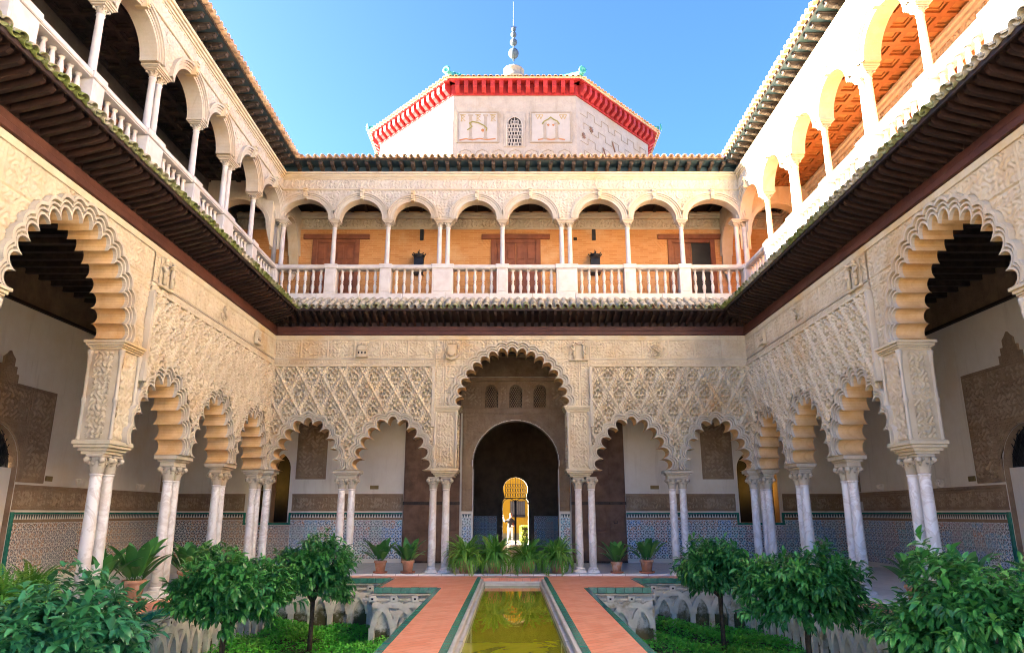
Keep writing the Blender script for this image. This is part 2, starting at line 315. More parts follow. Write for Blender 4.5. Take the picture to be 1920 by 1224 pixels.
# ------------------------------------------------------------------ geometry helpers
class MB:
    def __init__(s): s.v = []; s.f = []; s.m = []; s.sm = []
    def add(s, vs, fs, mi=0, smooth=False):
        o = len(s.v); s.v += [tuple(p) for p in vs]
        for q in fs: s.f.append(tuple(i + o for i in q)); s.m.append(mi); s.sm.append(smooth)
        return s
    def box(s, x0, x1, y0, y1, z0, z1, mi=0):
        vs = [(x0, y0, z0), (x1, y0, z0), (x1, y1, z0), (x0, y1, z0), (x0, y0, z1), (x1, y0, z1), (x1, y1, z1), (x0, y1, z1)]
        return s.add(vs, [(0, 3, 2, 1), (4, 5, 6, 7), (0, 1, 5, 4), (1, 2, 6, 5), (2, 3, 7, 6), (3, 0, 4, 7)], mi)
    def cbox(s, x0, x1, y0, y1, z0, z1, c=0.01, mi=0):
        """box with chamfered edges"""
        b = bmesh.new(); bmesh.ops.create_cube(b, size=1)
        for v in b.verts:
            v.co = Vector((x0 if v.co.x < 0 else x1, y0 if v.co.y < 0 else y1, z0 if v.co.z < 0 else z1))
        bmesh.ops.bevel(b, geom=list(b.edges), offset=c, segments=1, affect='EDGES', profile=0.5)
        b.verts.index_update()
        s.add([v.co[:] for v in b.verts], [[v.index for v in f.verts] for f in b.faces], mi); b.free(); return s
    def prism(s, poly, fn, a, b, mi=0, caps=True, smooth=False):
        """poly (2-D) extruded from a to b; fn(u,v,t)->xyz"""
        n = len(poly)
        vs = [fn(u, v, a) for u, v in poly] + [fn(u, v, b) for u, v in poly]
        fs = [(i, (i + 1) % n, n + (i + 1) % n, n + i) for i in range(n)]
        s.add(vs, fs, mi, smooth)
        if caps:
            tr = tessellate_polygon([[Vector((u, v, 0)) for u, v in poly]])
            s.add(vs, [tuple(t) for t in tr] + [tuple(n + i for i in reversed(t)) for t in tr], mi)
        return s
    def lathe(s, prof, n=20, c=(0, 0, 0), mi=0, smooth=True, sq=0.0, cap=True):
        """profile of (r,z) turned about z; sq>0 pushes the section towards a square"""
        vs = []
        for r, z in prof:
            for i in range(n):
                a = 2 * PI * (i + 0.5) / n
                k = 1.0
                if sq: k = 1 + sq * (1 / max(abs(math.cos(a)), abs(math.sin(a))) - 1)
                vs.append((c[0] + r * k * math.cos(a), c[1] + r * k * math.sin(a), c[2] + z))
        fs = []
        for j in range(len(prof) - 1):
            for i in range(n):
                fs.append((j * n + i, j * n + (i + 1) % n, (j + 1) * n + (i + 1) % n, (j + 1) * n + i))
        if cap:
            fs.append(tuple(reversed(range(n)))); fs.append(tuple((len(prof) - 1) * n + i for i in range(n)))
        return s.add(vs, fs, mi, smooth)
    def tube(s, pts, r, n=6, mi=0, smooth=True):
        pts = [Vector(p) for p in pts]
        rs = r if isinstance(r, (list, tuple)) else [r] * len(pts)
        vs = []; up = Vector((0, 0, 1))
        for i, p in enumerate(pts):
            d = (pts[min(i + 1, len(pts) - 1)] - pts[max(i - 1, 0)]).normalized()
            a = d.cross(up if abs(d.z) < 0.95 else Vector((1, 0, 0))).normalized(); b = d.cross(a)
            for k in range(n):
                t = 2 * PI * k / n; vs.append(p + (a * math.cos(t) + b * math.sin(t)) * rs[i])
        fs = [(j * n + i, j * n + (i + 1) % n, (j + 1) * n + (i + 1) % n, (j + 1) * n + i) for j in range(len(pts) - 1) for i in range(n)]
        fs.append(tuple(reversed(range(n)))); fs.append(tuple((len(pts) - 1) * n + i for i in range(n)))
        return s.add(vs, fs, mi, smooth)
    def xform(s, M):
        s.v = [tuple(M @ Vector(p)) for p in s.v]; return s
    def mesh(s, name, mats):
        me = bpy.data.meshes.new(name); me.from_pydata(s.v, [], s.f)
        for m in (mats if isinstance(mats, (list, tuple)) else [mats]): me.materials.append(MAT[m])
        me.polygons.foreach_set('material_index', s.m); me.polygons.foreach_set('use_smooth', s.sm); me.update()
        return me
    def build(s, name, mats, parent=None, loc=None, rot=None, sc=None):
        return obj(name, s.mesh(name, mats), parent, loc, rot, sc)

def obj(name, me, parent=None, loc=None, rot=None, sc=None):
    o = bpy.data.objects.new(name, me); COL.objects.link(o)
    if parent is not None: o.parent = parent
    if loc is not None: o.location = loc
    if rot is not None: o.rotation_euler = rot
    if sc is not None: o.scale = sc
    return o
def tag(o, label=None, cat=None, group=None, kind=None):
    if label: o['label'] = label
    if cat: o['category'] = cat
    if group: o['group'] = group
    if kind: o['kind'] = kind
    return o
def thing(name, label, cat, loc=(0, 0, 0), rz=0.0, group=None):
    o = bpy.data.objects.new(name, None); COL.objects.link(o); o.empty_display_size = 0.2
    o.location = loc; o.rotation_euler = (0, 0, rz)
    return tag(o, label, cat, group)
def copy_tree(o, parent=None):
    c = o.copy(); COL.objects.link(c); c.parent = parent
    for ch in list(o.children): copy_tree(ch, c)
    return c

def np_mesh(name, V, F, mat, smooth=True, attr=None, raised=None):
    """V (n,3) float, F (m,3|4) int arrays"""
    me = bpy.data.meshes.new(name)
    V = np.asarray(V, np.float32); F = np.asarray(F, np.int32); k = F.shape[1]
    me.vertices.add(len(V)); me.vertices.foreach_set('co', V.ravel())
    me.loops.add(F.size); me.loops.foreach_set('vertex_index', F.ravel())
    me.polygons.add(len(F)); me.polygons.foreach_set('loop_start', np.arange(0, F.size, k, dtype=np.int32))
    me.polygons.foreach_set('use_smooth', np.full(len(F), smooth, dtype=bool))
    me.materials.append(MAT[mat])
    if raised is not None:            # raised faces take a second, paler material
        me.materials.append(MAT[raised[0]]); me.polygons.foreach_set('material_index', (V[F][:, :, 1].mean(1) < raised[1]).astype(np.int32))
    me.update(calc_edges=True)
    if attr is not None:
        a = me.attributes.new('lf', 'FLOAT', 'POINT'); a.data.foreach_set('value', np.asarray(attr, np.float32))
    me.validate()
    return me

def hf_arrays(x0, x1, z0, z1, step, fn, keep=None):
    """relief: grid in the wall plane, y = -fn; faces whose centre fails keep(x,z) are dropped"""
    nx = max(2, int(round((x1 - x0) / step))); nz = max(2, int(round((z1 - z0) / step)))
    xs = np.linspace(x0, x1, nx + 1); zs = np.linspace(z0, z1, nz + 1)
    X, Z = np.meshgrid(xs, zs); Hh = fn(X, Z)
    V = np.stack([X, -Hh, Z], -1).reshape(-1, 3)
    i = np.arange(nx)[None, :] + (np.arange(nz) * (nx + 1))[:, None]; i = i.ravel()
    F = np.stack([i, i + 1, i + nx + 2, i + nx + 1], -1)
    if keep is not None:
        c = V[F].mean(1); F = F[keep(c[:, 0], c[:, 2])]
        u = np.unique(F); mp = np.zeros(len(V), np.int64); mp[u] = np.arange(len(u)); V = V[u]; F = mp[F]
    return V, F
def smooth(t, a, b):
    t = np.clip((t - a) / (b - a), 0, 1); return t * t * (3 - 2 * t)
def arabesque(X, Z, s=24.0, k=1.7, ph=0.0):
    a = np.sin(X * s + k * np.sin(Z * s * 0.83 + ph)); b = np.sin(Z * s * 1.07 + k * np.sin(X * s * 0.79 + 0.7 + ph))
    return smooth(a * b, -0.15, 0.25)
def inside(poly, X, Z):
    """points in polygon, vectorised"""
    P = np.asarray(poly); r = np.zeros(X.shape, bool); j = len(P) - 1
    for i in range(len(P)):
        xi, zi = P[i]; xj, zj = P[j]
        if zi != zj:
            c = ((zi > Z) != (zj > Z)) & (X < (xj - xi) * (Z - zi) / (zj - zi) + xi)
            r ^= c
        j = i
    return r

# ------------------------------------------------------------------ lobed (polyfoil) arches
def lobed(cx, z0, w, h, nside, ends=5.55, e=0.14):
    """cusps on a slightly pointed curve of half width w and rise h; returns lobes (centre, radius, cusp a, cusp b) left to right"""
    c = (h * h - w * w) / (2 * w); Rr = w + c; fm = math.acos(c / Rr)
    right = [(Rr * math.cos(fm * k / ends) - c, Rr * math.sin(fm * k / ends)) for k in range(nside + 1)]
    cus = [(cx - x, z0 + z) for x, z in right] + [(cx + x, z0 + z) for x, z in reversed(right)]
    lobes = []
    for a, b in zip(cus[:-1], cus[1:]):
        ax, az = a; bx, bz = b; L = math.hypot(bx - ax, bz - az)
        nx, nz = -(bz - az) / L, (bx - ax) / L            # outward normal
        ee = e * L
        lobes.append(((ax + bx) / 2 + nx * ee, (az + bz) / 2 + nz * ee, math.hypot(L / 2, ee), a, b))
    return lobes, cus
def bis(lobes, cus, i):
    """outward direction at cusp i"""
    if i == 0: return (-1.0, 0.0)
    if i == len(cus) - 1: return (1.0, 0.0)
    (cx1, cz1, r1, a, b) = lobes[i - 1]; (cx2, cz2, r2, a2, b2) = lobes[i]
    # direction along which both circles stay equidistant
    dx, dz = cx2 - cx1, cz2 - cz1; L = math.hypot(dx, dz)
    return (-dz / L, dx / L)
def lobe_angles(lobes, cus, i, t):
    C0, C1, r, a, b = lobes[i]; RR = r + t; out = []
    for (P, n) in ((a, bis(lobes, cus, i)), (b, bis(lobes, cus, i + 1))):
        px, pz = P[0] - C0, P[1] - C1
        B = px * n[0] + pz * n[1]; Cc = px * px + pz * pz - RR * RR
        tau = -B + math.sqrt(max(0.0, B * B - Cc))
        out.append(math.atan2(pz + tau * n[1], px + tau * n[0]))
    a0, a1 = out
    while a1 > a0: a1 -= 2 * PI            # run clockwise from the left cusp over the top
    return a0, a1
LOBE_K = 1.42
def stretch(lobe, x, z):
    """lobes are stilted: deeper than a half circle"""
    C0, C1, r, a, b = lobe; mx, mz = (a[0] + b[0]) / 2, (a[1] + b[1]) / 2
    L = math.hypot(b[0] - a[0], b[1] - a[1]); nx, nz = -(b[1] - a[1]) / L, (b[0] - a[0]) / L
    v = (x - mx) * nx + (z - mz) * nz
    return (x + nx * v * (LOBE_K - 1), z + nz * v * (LOBE_K - 1)) if v > 0 else (x, z)
def lobed_curve(lobes, cus, t=0.0, seg=9):
    pts = []
    for i, (C0, C1, r, a, b) in enumerate(lobes):
        a0, a1 = lobe_angles(lobes, cus, i, t)
        for k in range(seg):
            al = a0 + (a1 - a0) * k / seg
            pts.append(stretch(lobes[i], C0 + (r + t) * math.cos(al), C1 + (r + t) * math.sin(al)))
    C0, C1, r, a, b = lobes[-1]; a0, a1 = lobe_angles(lobes, cus, len(lobes) - 1, t)
    pts.append(stretch(lobes[-1], C0 + (r + t) * math.cos(a1), C1 + (r + t) * math.sin(a1)))
    return pts
def archivolt(lobes, cus, k=1.0, seg=9):
    """stepped scallop mouldings round a lobed arch"""
    prof = [(0, .002), (0, .060), (.026, .060), (.030, .008), (.052, .008), (.054, .078), (.076, .078), (.079, .024), (.100, .024), (.102, .105), (.138, .105), (.142, -.002)]
    m = MB(); rows = []
    for t, y in prof:
        rows.append([(x, -y * k, z) for x, z in lobed_curve(lobes, cus, t * k, seg)])
    n = len(rows[0]); vs = [p for r in rows for p in r]
    fs = [(j * n + i, j * n + i + 1, (j + 1) * n + i + 1, (j + 1) * n + i) for j in range(len(rows) - 1) for i in range(n - 1)]
    m.add(vs, fs); return m
def arch_plate(x0, x1, z0, z1, curve, th, mi_soffit=1):
    """wall slab with an arch cut from its foot; front at y=0, back at y=th"""
    m = MB()
    poly = [(x0, z0)] + list(curve) + [(x1, z0), (x1, z1), (x0, z1)]
    cl = [poly[0]]
    for p in poly[1:]:
        if math.hypot(p[0] - cl[-1][0], p[1] - cl[-1][1]) > 1e-5: cl.append(p)
    poly = cl; n = len(poly)
    tr = tessellate_polygon([[Vector((u, v, 0)) for u, v in poly]])
    fr = [(u, 0.0, v) for u, v in poly]; bk = [(u, th, v) for u, v in poly]
    m.add(fr, [tuple(t) for t in tr]); m.add(bk, [tuple(reversed(t)) for t in tr])
    m.add(fr + bk, [(i, (i + 1) % n, n + (i + 1) % n, n + i) for i in range(n)], mi_soffit)
    return m
def round_curve(cx, z0, w, h, n=24):
    return [(cx - w * math.cos(PI * k / n), z0 + h * math.sin(PI * k / n)) for k in range(n + 1)]
def fix_normals(me):
    b = bmesh.new(); b.from_mesh(me); bmesh.ops.recalc_face_normals(b, faces=b.faces); b.to_mesh(me); b.free()

# ------------------------------------------------------------------ shared pieces
def col_meshes(r, hshaft, tag_):
    sh = MB(); sh.lathe([(r * 1.0, 0), (r * 1.03, hshaft * .25), (r * 1.0, hshaft * .5), (r * .9, hshaft * .97), (r * .9, hshaft - .035), (r * 1.03, hshaft - .03), (r * 1.05, hshaft - .012), (r * .95, hshaft)], 20)
    shaft = sh.mesh('column_shaft', 'marble')
    return shaft
def base_mesh(r, h):
    m = MB(); q = r * 1.5
    m.cbox(-q, q, -q, q, 0, h * .38, .006)
    m.lathe([(r * 1.45, h * .38), (r * 1.5, h * .47), (r * 1.45, h * .58), (r * 1.18, h * .64), (r * 1.16, h * .72), (r * 1.3, h * .78), (r * 1.3, h * .86), (r * 1.05, h * .93), (r, h)], 20)
    return m.mesh('column_base', 'marble')
def capital_mesh(r, h, flare, leaves=8, mat='stone_pale'):
    m = MB()
    m.lathe([(r * .95, 0), (r * 1.02, h * .08), (r * 1.0, h * .35), (r * 1.12, h * .6), (flare * .86, h * .82), (flare * .8, h * .84)], 16, sq=0.0)
    m.cbox(-flare, flare, -flare, flare, h * .84, h, .012)
    # two rings of curling leaves and corner volutes
    for ring, (zz, lh, rr, cnt, off) in enumerate(((.04, .5, 1.06, leaves, 0), (.3, .48, 1.16, leaves, .5))):
        for i in range(cnt):
            a = 2 * PI * (i + off) / cnt; ca, sa = math.cos(a), math.sin(a)
            wv = r * .34
            pr = [(r * rr, h * zz, 1.0), (r * rr * 1.1, h * (zz + lh * .55), 1.0), (r * rr * 1.38, h * (zz + lh * .95), .8), (r * rr * 1.5, h * (zz + lh * .82), .45)]
            vs = []
            for (q, z, k) in pr:
                for s in (-1, 0, 1):
                    vs.append((q * ca - s * wv * k * sa - (abs(s) * .012) * ca, q * sa + s * wv * k * ca - (abs(s) * .012) * sa, z))
            fs = [(3 * j + i2, 3 * j + i2 + 1, 3 * j + i2 + 4, 3 * j + i2 + 3) for j in range(3) for i2 in range(2)]
            m.add(vs, fs, 0, True)
    for sx in (-1, 1):
        for sy in (-1, 1):
            c = Vector((sx * flare * .86, sy * flare * .86, h * .70)); d = Vector((sx, -sy, 0)).normalized()
            rr = h * .15
            pts = [c + d * (-rr * .8), c + d * (rr * .8)]
            m.tube(pts, rr, 8)
            m.tube([(sx * r * .8, sy * r * .8, h * .45), (sx * flare * .75, sy * flare * .75, h * .66)], [rr * .5, rr * .8], 6)
    return m.mesh('capital', mat)

CR = .104
COL_H, CAP_H = 2.18, .32
M_SHAFT = col_meshes(CR, COL_H - .12, 'a'); M_BASE = base_mesh(CR, .14); M_CAP = capital_mesh(CR, CAP_H, .148)
def column(parent, x, y):
    c = obj('column', M_SHAFT, parent, (x, y, .12))
    c.rotation_euler.z = random.random() * 6
    b = obj('column_base', M_BASE, c, (0, 0, -.12), (0, 0, -c.rotation_euler.z)); k = obj('capital', M_CAP, c, (0, 0, COL_H - .12), (0, 0, -c.rotation_euler.z))
    return c
def slabs(m, x0, x1, y0, y1, z0, layers, c=.006):
    """stack of slabs: (height, overhang)"""
    z = z0
    for h, o in layers:
        m.cbox(x0 - o, x1 + o, y0 - o, y1 + o, z, z + h - .0015, c); z += h
    return m
# ------------------------------------------------------------------ lower arcades
YF, XF, XC = 20.08, 6.77, 0.05           # arcade faces; XC is the axis of the back wall
Z_SP, Z_BIG, Z_TOP = 2.68, 4.44, 6.48
TH = .5
SA, SB = .30, .50                        # half width and half height of a lozenge

def loz_height(x, z):
    p, q = np.abs(x) / SA, np.abs(z) / SB
    e = 1 - (p + q)
    along = np.where(p > 1e-6, q - p, q)
    rib = smooth(-e, -.20, -.09) * (.026 + .012 * np.cos(along * 26)) + smooth(-e, -.09, -.05) * .020
    left = (x * z < 0)
    rib = rib * np.where(left, 1.0, 1.35)
    h = .006 + 0 * x
    def blob(cx, cz, rx, rz, amp, rot=0.0):
        c, s = math.cos(rot), math.sin(rot); r = 0
        for sg in (-1, 1):
            dx, dz = x - sg * cx, z - cz
            u, w = c * dx + sg * s * dz, -sg * s * dx + c * dz
            r = np.maximum(r, np.exp(-((u / rx) ** 2 + (w / rz) ** 2) ** 2))
            if cx == 0: break
        return amp * r
    for b in ((.055, .045, .034, .055, .030, .5), (.105, .0, .03, .05, .028, 1.1), (.045, -.035, .03, .05, .024, -.5), (0, .10, .028, .055, .034), (.07, .15, .03, .045, .026, -.7),
              (.03, .24, .022, .05, .022, .3), (0, .33, .02, .05, .02), (.075, -.11, .028, .05, .024, .7), (0, -.12, .045, .05, .032), (.03, -.25, .024, .05, .022, -.4), (0, -.35, .02, .06, .02), (.14, .07, .022, .045, .02, -.8), (.145, -.06, .022, .04, .02, .8)):
        h = h + 1.5 * blob(*b)
    for b in ((.024, .01, 0.0219, 0.0442, -.12), (.084, .078, 0.0312, 0.0414, -.13, .9), (.026, .17, 0.0219, 0.0331, -.12), (.088, -.052, 0.0298, 0.0386, -.12, -.6), (.135, .03, 0.0234, 0.0386, -.11, .6), (.05, -.185, 0.0266, 0.0386, -.12, .5), (.058, .225, 0.0219, 0.0248, -.11), (.022, -.30, 0.0171, 0.0304, -.10), (.115, -.14, 0.0219, 0.0304, -.11), (.02, .29, 0.0156, 0.0248, -.10), (.155, .10, 0.0187, 0.0276, -.10), (.06, .12, 0.0171, 0.0193, -.1), (.0, -.065, 0.0187, 0.0221, -.1)):
        h = h + blob(*b)
    return np.where(e > .02, np.maximum(h * smooth(e, .08, .20), -.075), 0) + rib
NL = 52
_u = np.linspace(-1, 1, NL + 1); _U, _W = np.meshgrid(_u, _u)
LX = (_U - _W) / 2 * SA; LZ = (_U + _W) / 2 * SB
LV = np.stack([LX, -loz_height(LX, LZ), LZ], -1).reshape(-1, 3)
_i = (np.arange(NL)[None, :] + (np.arange(NL) * (NL + 1))[:, None]).ravel()
LF = np.stack([_i, _i + 1, _i + NL + 2, _i + NL + 1], -1)
M_LOZ = np_mesh('lozenge', LV, LF, 'stucco_plain')
def lozenges(root, xa, xb, za, zb, polys, x_ref):
    """diamond net between xa..xb, za..zb, cut away inside the arch outlines"""
    j0, j1 = int((za - zb) / SB) - 1, 1
    for j in range(j0, j1 + 1):
        zc = zb - .22 + j * SB
        off = SA if j % 2 else 0.0
        for i in range(int((xa - x_ref) / (2 * SA)) - 2, int((xb - x_ref) / (2 * SA)) + 3):
            xc = x_ref + i * 2 * SA + off
            if xc < xa - SA or xc > xb + SA: continue
            c = LV[LF].mean(1); X = c[:, 0] + xc; Z = c[:, 2] + zc
            k = (X > xa) & (X < xb) & (Z > za) & (Z < zb)
            for p in polys: k &= ~inside(p, X, Z)
            nk = k.sum()
            if nk < 40: continue
            if nk == len(LF): obj('lozenge', M_LOZ, root, (xc, -.076, zc)); continue
            F = LF[k]; u = np.unique(F); mp = np.zeros(len(LV), np.int64); mp[u] = np.arange(len(u))
            obj('lozenge', np_mesh('lozenge_cut', LV[u], mp[F], 'stucco_plain'), root, (xc, -.076, zc))

def frieze_fn(var):
    def f(X, Z):
        w = .72; b = np.minimum.reduce([X - 0, w - X, Z - 0, .54 - Z])
        edge = smooth(-b, -.030, -.018) * .026
        core = arabesque(X * (1 if var % 2 else 1.25) + var * 1.7, Z + var, 26 + 4 * (var % 3), 1.9, var) * .026 * smooth(b, .03, .045)
        if var % 2:      # a lobed cartouche line
            rr = np.abs(np.hypot((X - .36) * 1.0, (Z - .27) * 1.25) - .2 - .03 * np.cos(6 * np.arctan2(Z - .27, X - .36)))
            core = np.maximum(core * .7, .030 * smooth(-rr, -.016, -.008))
        return edge + core
    return f
M_FRZ = [np_mesh('frieze_panel', *hf_arrays(0, .72, 0, .54, .0125, frieze_fn(v)), 'stucco_plain') for v in range(4)]
M_BAND = np_mesh('inscription_panel', *hf_arrays(0, .6, 0, .15, .0125, lambda X, Z: .018 * arabesque(X * 2.2, Z * .8, 34, 2.2) * smooth(np.minimum(Z, .15 - Z), .01, .03)), 'stucco_plain')

def emblem_castle(m):
    m.cbox(-.11, .11, -.07, 0, -.16, .10, .01); m.cbox(-.13, .13, -.085, 0, -.02, .02, .008); m.cbox(-.14, .14, -.10, 0, -.2, -.165, .01)
    for x in (-.08, 0, .08): m.cbox(x - .022, x + .022, -.075, 0, .101, .16, .006); m.box(x - .016, x + .016, -.073, -.0705, -.11, -.05, 1)
def emblem_shield(m):
    prof = [(-.11, .13), (.11, .13), (.115, 0), (.09, -.1), (0, -.17), (-.09, -.1), (-.115, 0)]
    m.prism(prof, lambda u, v, t: (u, t, v), -.06, 0); m.prism([(u * .7, v * .7) for u, v in prof], lambda u, v, t: (u, t, v), -.072, -.06)
    for a in (-.09, -.03, .03, .09): m.cbox(a - .018, a + .018, -.06, 0, .14, .21 - abs(a) * .3, .006)
    m.tube([(-.17, -.03, -.1), (-.13, -.05, -.2), (0, -.06, -.25), (.13, -.05, -.2), (.17, -.03, -.1)], [.02, .03, .034, .03, .02], 6)
    m.tube([(-.14, -.03, .1), (-.17, -.04, 0), (-.15, -.04, -.1)], .016, 6); m.tube([(.14, -.03, .1), (.17, -.04, 0), (.15, -.04, -.1)], .016, 6)
def emblem_pillars(m):
    m.cbox(-.25, .25, -.05, 0, -.26, -.22, .01); m.box(-.22, .22, -.012, 0, -.215, .24)
    for s in (-1, 1):
        m.tube([(s * .12, -.05, -.21), (s * .12, -.05, .12)], .032, 8); m.cbox(s * .12 - .05, s * .12 + .05, -.09, -.01, .12, .16, .008)
        m.tube([(s * .18, -.05, -.1), (s * .10, -.085, -.04), (s * .17, -.06, .04), (s * .2, -.04, .1)], .02, 6); m.lathe([(.01, 0), (.035, .02), (.03, .06), (.008, .09)], 8, (s * .12, -.05, .16))
    m.tube([(-.1, -.05, .2), (0, -.07, .15), (.1, -.05, .2)], .018, 6)
def emblem_scroll(m):
    m.tube([(.09, -.04, .13), (-.04, -.05, .15), (-.1, -.05, .07), (0, -.06, 0), (.09, -.05, -.06), (.05, -.05, -.15), (-.08, -.04, -.12)], [.014, .024, .028, .03, .028, .024, .012], 6)
    m.tube([(-.12, -.02, .0), (-.1, -.02, -.13), (0, -.03, -.19), (.1, -.02, -.13)], .016, 6)
EMB = {}
for nm, fn in (('castle', emblem_castle), ('shield', emblem_shield), ('pillars', emblem_pillars), ('scroll', emblem_scroll)):
    _m = MB(); fn(_m); EMB[nm] = _m.mesh('emblem', ['stucco_plain', 'dark_void'])

# big arch (three of them share every mesh): centre x=0
BL, BC = lobed(0, Z_BIG, 1.40, 1.50, 8, 8.5, .06)
B_IN, B_OUT = lobed_curve(BL, BC, 0.0), lobed_curve(BL, BC, .15)
_p = arch_plate(-2.19, 2.19, Z_BIG, Z_TOP, B_IN, TH)
M_BIGPLATE = _p.mesh('arch', ['stucco_plain', 'soffit_bounce']); fix_normals(M_BIGPLATE)
M_BIGVOLT = archivolt(BL, BC).mesh('archivolt', 'stone_pale')
_bo = [(B_OUT[0][0], Z_BIG - .1)] + B_OUT + [(B_OUT[-1][0], Z_BIG - .1)]
def surround_fn(X, Z):
    h = .022 * arabesque(X, Z, 30, 1.9)
    h = h * (1 - smooth(-np.abs(np.abs(X) - 1.93), -.05, -.03)) * (1 - smooth(-np.abs(Z - 5.78), -.03, -.018)) * (1 - smooth(-np.abs(Z - 5.62), -.03, -.018))
    ln = np.minimum.reduce([np.abs(np.abs(X) - 1.90), np.abs(np.abs(X) - 1.96), np.where(Z < 5.62, np.abs(np.abs(X) - 1.44), 9), np.abs(Z - 5.60), np.abs(Z - 5.80)])
    grid = np.where(Z < 5.58, np.minimum(np.abs((X % .42) - .21), np.abs((Z % .42) - .21)), np.minimum(np.abs((X + .36) % .72 - .36), 9))
    return h + .026 * smooth(-ln, -.012, -.006) + .022 * smooth(-grid, -.012, -.005)
M_SURR = np_mesh('carved_surround', *hf_arrays(-2.18, 2.18, Z_BIG + .01, 6.34, .0145, surround_fn, lambda X, Z: ~inside(_bo, X, Z)), 'stucco_plain')
# pillar under the big arch
PH0, PH1 = 2.72, 4.28
def carve_strong(X, Z): return .045 * arabesque(X * 1.2, Z * .9, 34, 2.0) + .006
M_PFRONT = np_mesh('carved_panel', *hf_arrays(-.22, .22, PH0 + .04, PH1 - .04, .011, lambda X, Z: .024 * arabesque(X * 1.1, Z * .8, 34, 1.6) + .018 * smooth(-np.abs(np.abs(X) - .14), -.012, -.005)), 'stucco_plain')
M_PSIDE = np_mesh('carved_panel', *hf_arrays(-.15, .15, PH0 + .04, PH1 - .04, .011, carve_strong), 'stucco')
_m = MB(); _m.box(-.31, .31, 0, TH, PH0, PH1); M_PCORE = _m.mesh('pillar', 'stucco_plain')
_m = MB(); slabs(_m, -.33, .33, -.02, TH + .02, PH1, [(.035, .01), (.03, .035), (.045, .06), (.05, .09)]); M_PCORN = _m.mesh('pillar_cornice', 'stone_warm')
_m = MB(); slabs(_m, -.33, .33, -.02, TH + .02, 2.50, [(.05, -.06), (.05, -.02), (.05, .03), (.07, .055)]); M_PFOOT = _m.mesh('pillar_foot', 'stone_warm')
_m = MB(); _m.lathe([(.03, 0), (.042, .03), (.034, .06), (.03, .5), (.03, .62), (.05, .66), (.05, .70), (.032, .74), (.03, 1.3), (.044, 1.36), (.035, 1.40), (.055, 1.5), (.055, PH1 - PH0 - .01)], 10); M_COLON = _m.mesh('colonnette', 'stone_pale')
def pillar(root, x, sgn):
    """sgn: side on which the big arch opens"""
    p = obj('pillar', M_PCORE, root, (x, 0, 0))
    obj('carved_panel', M_PFRONT, p, (0, -.004, 0))
    obj('carved_panel', M_PSIDE, p, (sgn * .314, .25, 0), (0, 0, PI / 2 * sgn)); obj('carved_panel', M_PSIDE, p, (-sgn * .314, .25, 0), (0, 0, -PI / 2 * sgn))
    for xx in (-.30, .30): obj('colonnette', M_COLON, p, (xx, -.02, PH0 + .002))
    obj('colonnette', M_COLON, p, (sgn * .30, TH + .02, PH0 + .002))
    obj('pillar_cornice', M_PCORN, p); obj('pillar_foot', M_PFOOT, p)
_m = MB(); slabs(_m, -.27, .27, .10, .34, 2.50, [(.05, .02), (.045, .06), (.08, .115)]); M_IMP = _m.mesh('impost', 'stone_pale')

def arcade(root, xa, xb, bays, pairs, bigs, seb, emblems, xref):
    for (p0, p1, s0, s1) in bays:
        w = (s1 - s0) / 2; c = (s0 + s1) / 2
        lo, cu = lobed(c, Z_SP, w, 1.33, 5, 5.5, .06)
        pl = arch_plate(p0, p1, Z_SP, Z_TOP, lobed_curve(lo, cu, 0), TH)
        me = pl.mesh('arch', ['stucco_plain', 'soffit_bounce']); fix_normals(me)
        a = obj('arch', me, root)
        archivolt(lo, cu, .92).build('archivolt', 'stone_pale', a)
        out = lobed_curve(lo, cu, .13); seb_polys.append([(out[0][0], 2.0)] + out + [(out[-1][0], 2.0)])
    for x, sp in pairs:
        for s in (-1, 1): column(root, x + s * sp / 2, .22)
    for x, sp in pairs:
        if not any(abs(abs(x - c) - 2.0) < .3 for c in bigs):
            obj('impost', M_IMP, root, (x, 0, 0))
    for c in bigs:
        a = obj('arch', M_BIGPLATE, root, (c, 0, 0)); obj('archivolt', M_BIGVOLT, a); obj('carved_surround', M_SURR, a, (0, -.003, 0))
        pillar(root, c - 1.86, 1); pillar(root, c + 1.86, -1)
    for (sa, sb) in seb:
        lozenges(root, sa, sb, Z_SP + .02, 5.56, seb_polys, xref)
        for c in bigs:
            for e_ in (sa, sb):
                if abs(abs(e_ - c) - 2.24) < .06:
                    q = e_ + (.0 if e_ == sb else -.0); eb = MB(); eb.cbox(q - .045, q + .045, -.125, -.003, 3.85, 5.553, .008); eb.build('edge_band', 'stone_pale', root)
        fr = MB(); fr.cbox(sa, sb, -.125, -.003, 5.555, 5.60, .01)
        fr.build('string_course', 'stone_warm', root)
        fr = MB(); fr.cbox(sa, sb, -.035, -.003, 5.775, 5.80, .006); fr.build('string_course', 'stone_pale', root)
        n = max(1, round((sb - sa) / .72)); sx = (sb - sa) / (n * .72)
        for i in range(n): obj('frieze_panel', M_FRZ[(i * 3 + len(seb)) % 4], root, (sa + i * .72 * sx, -.004, 5.81), None, (sx, 1, 1))
        n = max(1, round((sb - sa) / .6)); sx = (sb - sa) / (n * .6)
        for i in range(n): obj('inscription_panel', M_BAND, root, (sa + i * .6 * sx, -.016, 5.615), None, (sx, 1, 1))
    st = MB(); st.cbox(xa, xb, -.03, -.003, 6.352, Z_TOP, .008); st.build('cornice_strip', 'stone_warm', root)
    for kind, x, z, s in emblems: obj('emblem', EMB[kind], root, (x, -.035, z), None, (s * 1.15, 1.3, s * 1.15))

